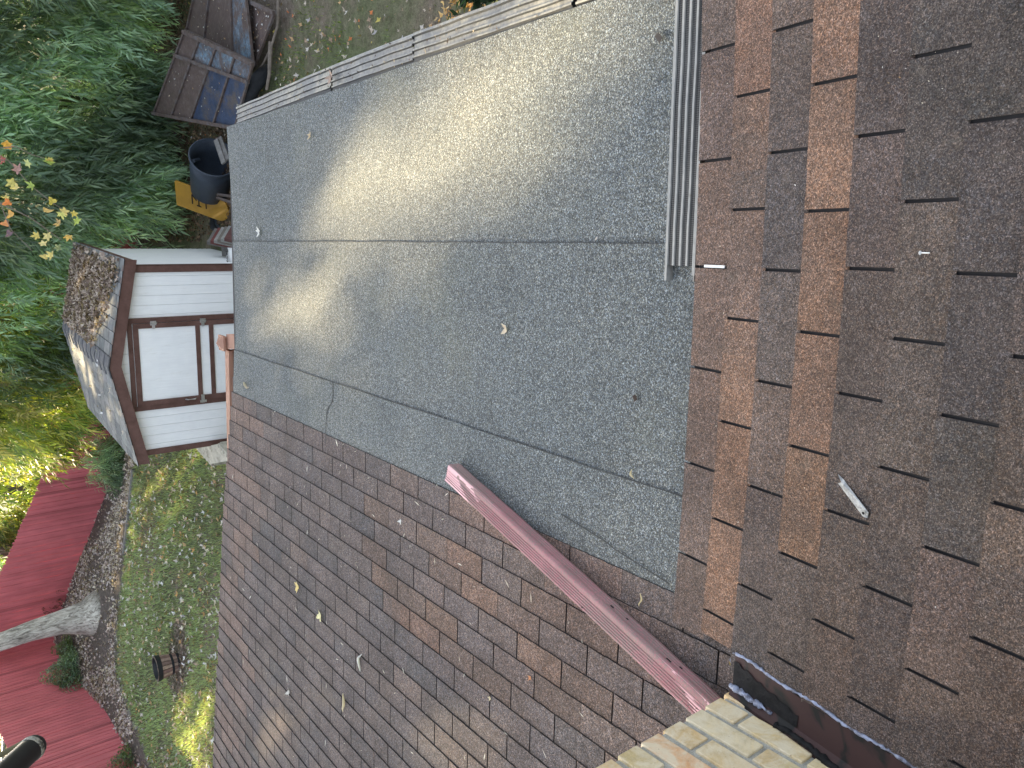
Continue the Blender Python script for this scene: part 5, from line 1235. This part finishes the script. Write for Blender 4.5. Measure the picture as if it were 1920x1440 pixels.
mb = MB(); mb.box(W2(-.95, 6.925, -2.9), V(-1.6, .19, 0), V(0, .02, 0), V(0, 0, .58)); mb.build('side_panel', M['tanwood'], rl)
# white slatted thing by the shed corner
a = gp(392, 868)
wl = thing('slatted_bench', 'weathered cream slatted wooden bench lying on the lawn beside the shed', 'bench', (-3.05, 10.9, gz1(-3.05, 10.9)))
pa = [aty(376, 840, 11.0), aty(402, 869, 10.6), aty(440, 862, 9.9), aty(414, 833, 10.2)]
pa = [p-wl.location for p in pa]
mb = MB(); mb.bar(pa[0], pa[1], .06, .08); mb.build('rail', M['cream'], wl)
mb = MB(); mb.bar(pa[3], pa[2], .06, .08); mb.build('rail', M['cream'], wl)
for k in range(5):
    u = .08+.2*k; s_ = pa[0].lerp(pa[1], u); e_ = pa[3].lerp(pa[2], u); mb = MB(); mb.bar(s_+V(0, 0, .045), e_+V(0, 0, .045), .055, .02); mb.build('slat', M['cream'], wl)
for p in pa: 
    mb = MB(); mb.bar(p, V(p.x, p.y, min(p.z-.1, 0)), .05, .05, up=(0, 1, 0)); mb.build('leg', M['cream'], wl)

# black tube at the frame corner, carried by an arm from the chimney
bt = thing('vent_pipe', 'black capped pipe with a chipped pale band reaching in at the upper yard side', 'pipe', (-2.06, 3.45, -.25))
def K(px, py, dd): q = ray(px, py); return q*(dd/q.dot(CF))-V(-2.06, 3.45, -.25)
e = K(66, 1398, 3.2); f = K(20, 1440, 3.05); d = (f-e).normalized(); r0 = .049
mb = MB(); mb.lathe(e-d*.028, [(.001, 0), (.018, .002), (.034, .008), (.044, .020), (r0, .036), (r0, .9), (.001, .9)], 28, ax=d); mb.build('tube', M['blackpipe'], bt, smooth=True)
mb = MB(); mb.lathe(e-d*.028, [(r0+.0005, .040), (r0+.0022, .042), (r0+.0022, .062), (r0+.0005, .064)], 28, ax=d); mb.build('band', M['paleband'], bt, smooth=True)
mb = MB(); mb.lathe(e-d*.034+V(.008, 0, .012), [(.007, .012), (.009, .002), (.006, -.004), (.001, -.005)], 10, ax=d); mb.build('nub', M['blackpipe'], bt, smooth=True)
end = e-d*.028+d*.88
mb = MB(); mb.tube([end, V(-2.0, 1.2, .3)-V(-2.06, 3.45, -.25)], .03, 10); mb.build('arm', M['blackpipe'], bt)
mb = MB(); off = K(28, 1396, 3.25)-e; mb.tube([K(56, 1383, 3.28), K(30, 1399, 3.25), K(0, 1416, 3.2), K(-60, 1450, 3.1)], [.006, .010, .012, .012], 8); mb.build('side_strip', simple('olive_strip', (.16, .15, .09), .8), bt)  # thin olive strip along the tube's upper edge
# slender frame beyond the left fence
sw = thing('metal_framework', 'thin pale two-rod metal framework standing in the brush beyond the left red fence', 'framework', (-15.4, 27, gz1(-15.4, 27)))
def K2(px, py, Y): return aty(px, py, Y)-sw.location
mb = MB(); mb.tube([K2(12, 1308, 27), K2(8, 1383, 26.6), K2(3, 1445, 26.3)], .045, 8); mb.build('rail', M['alu'], sw)
mb = MB(); mb.tube([K2(8, 1383, 26.6), K2(56, 1368, 26.6)], .035, 8); mb.build('leg', M['alu'], sw)
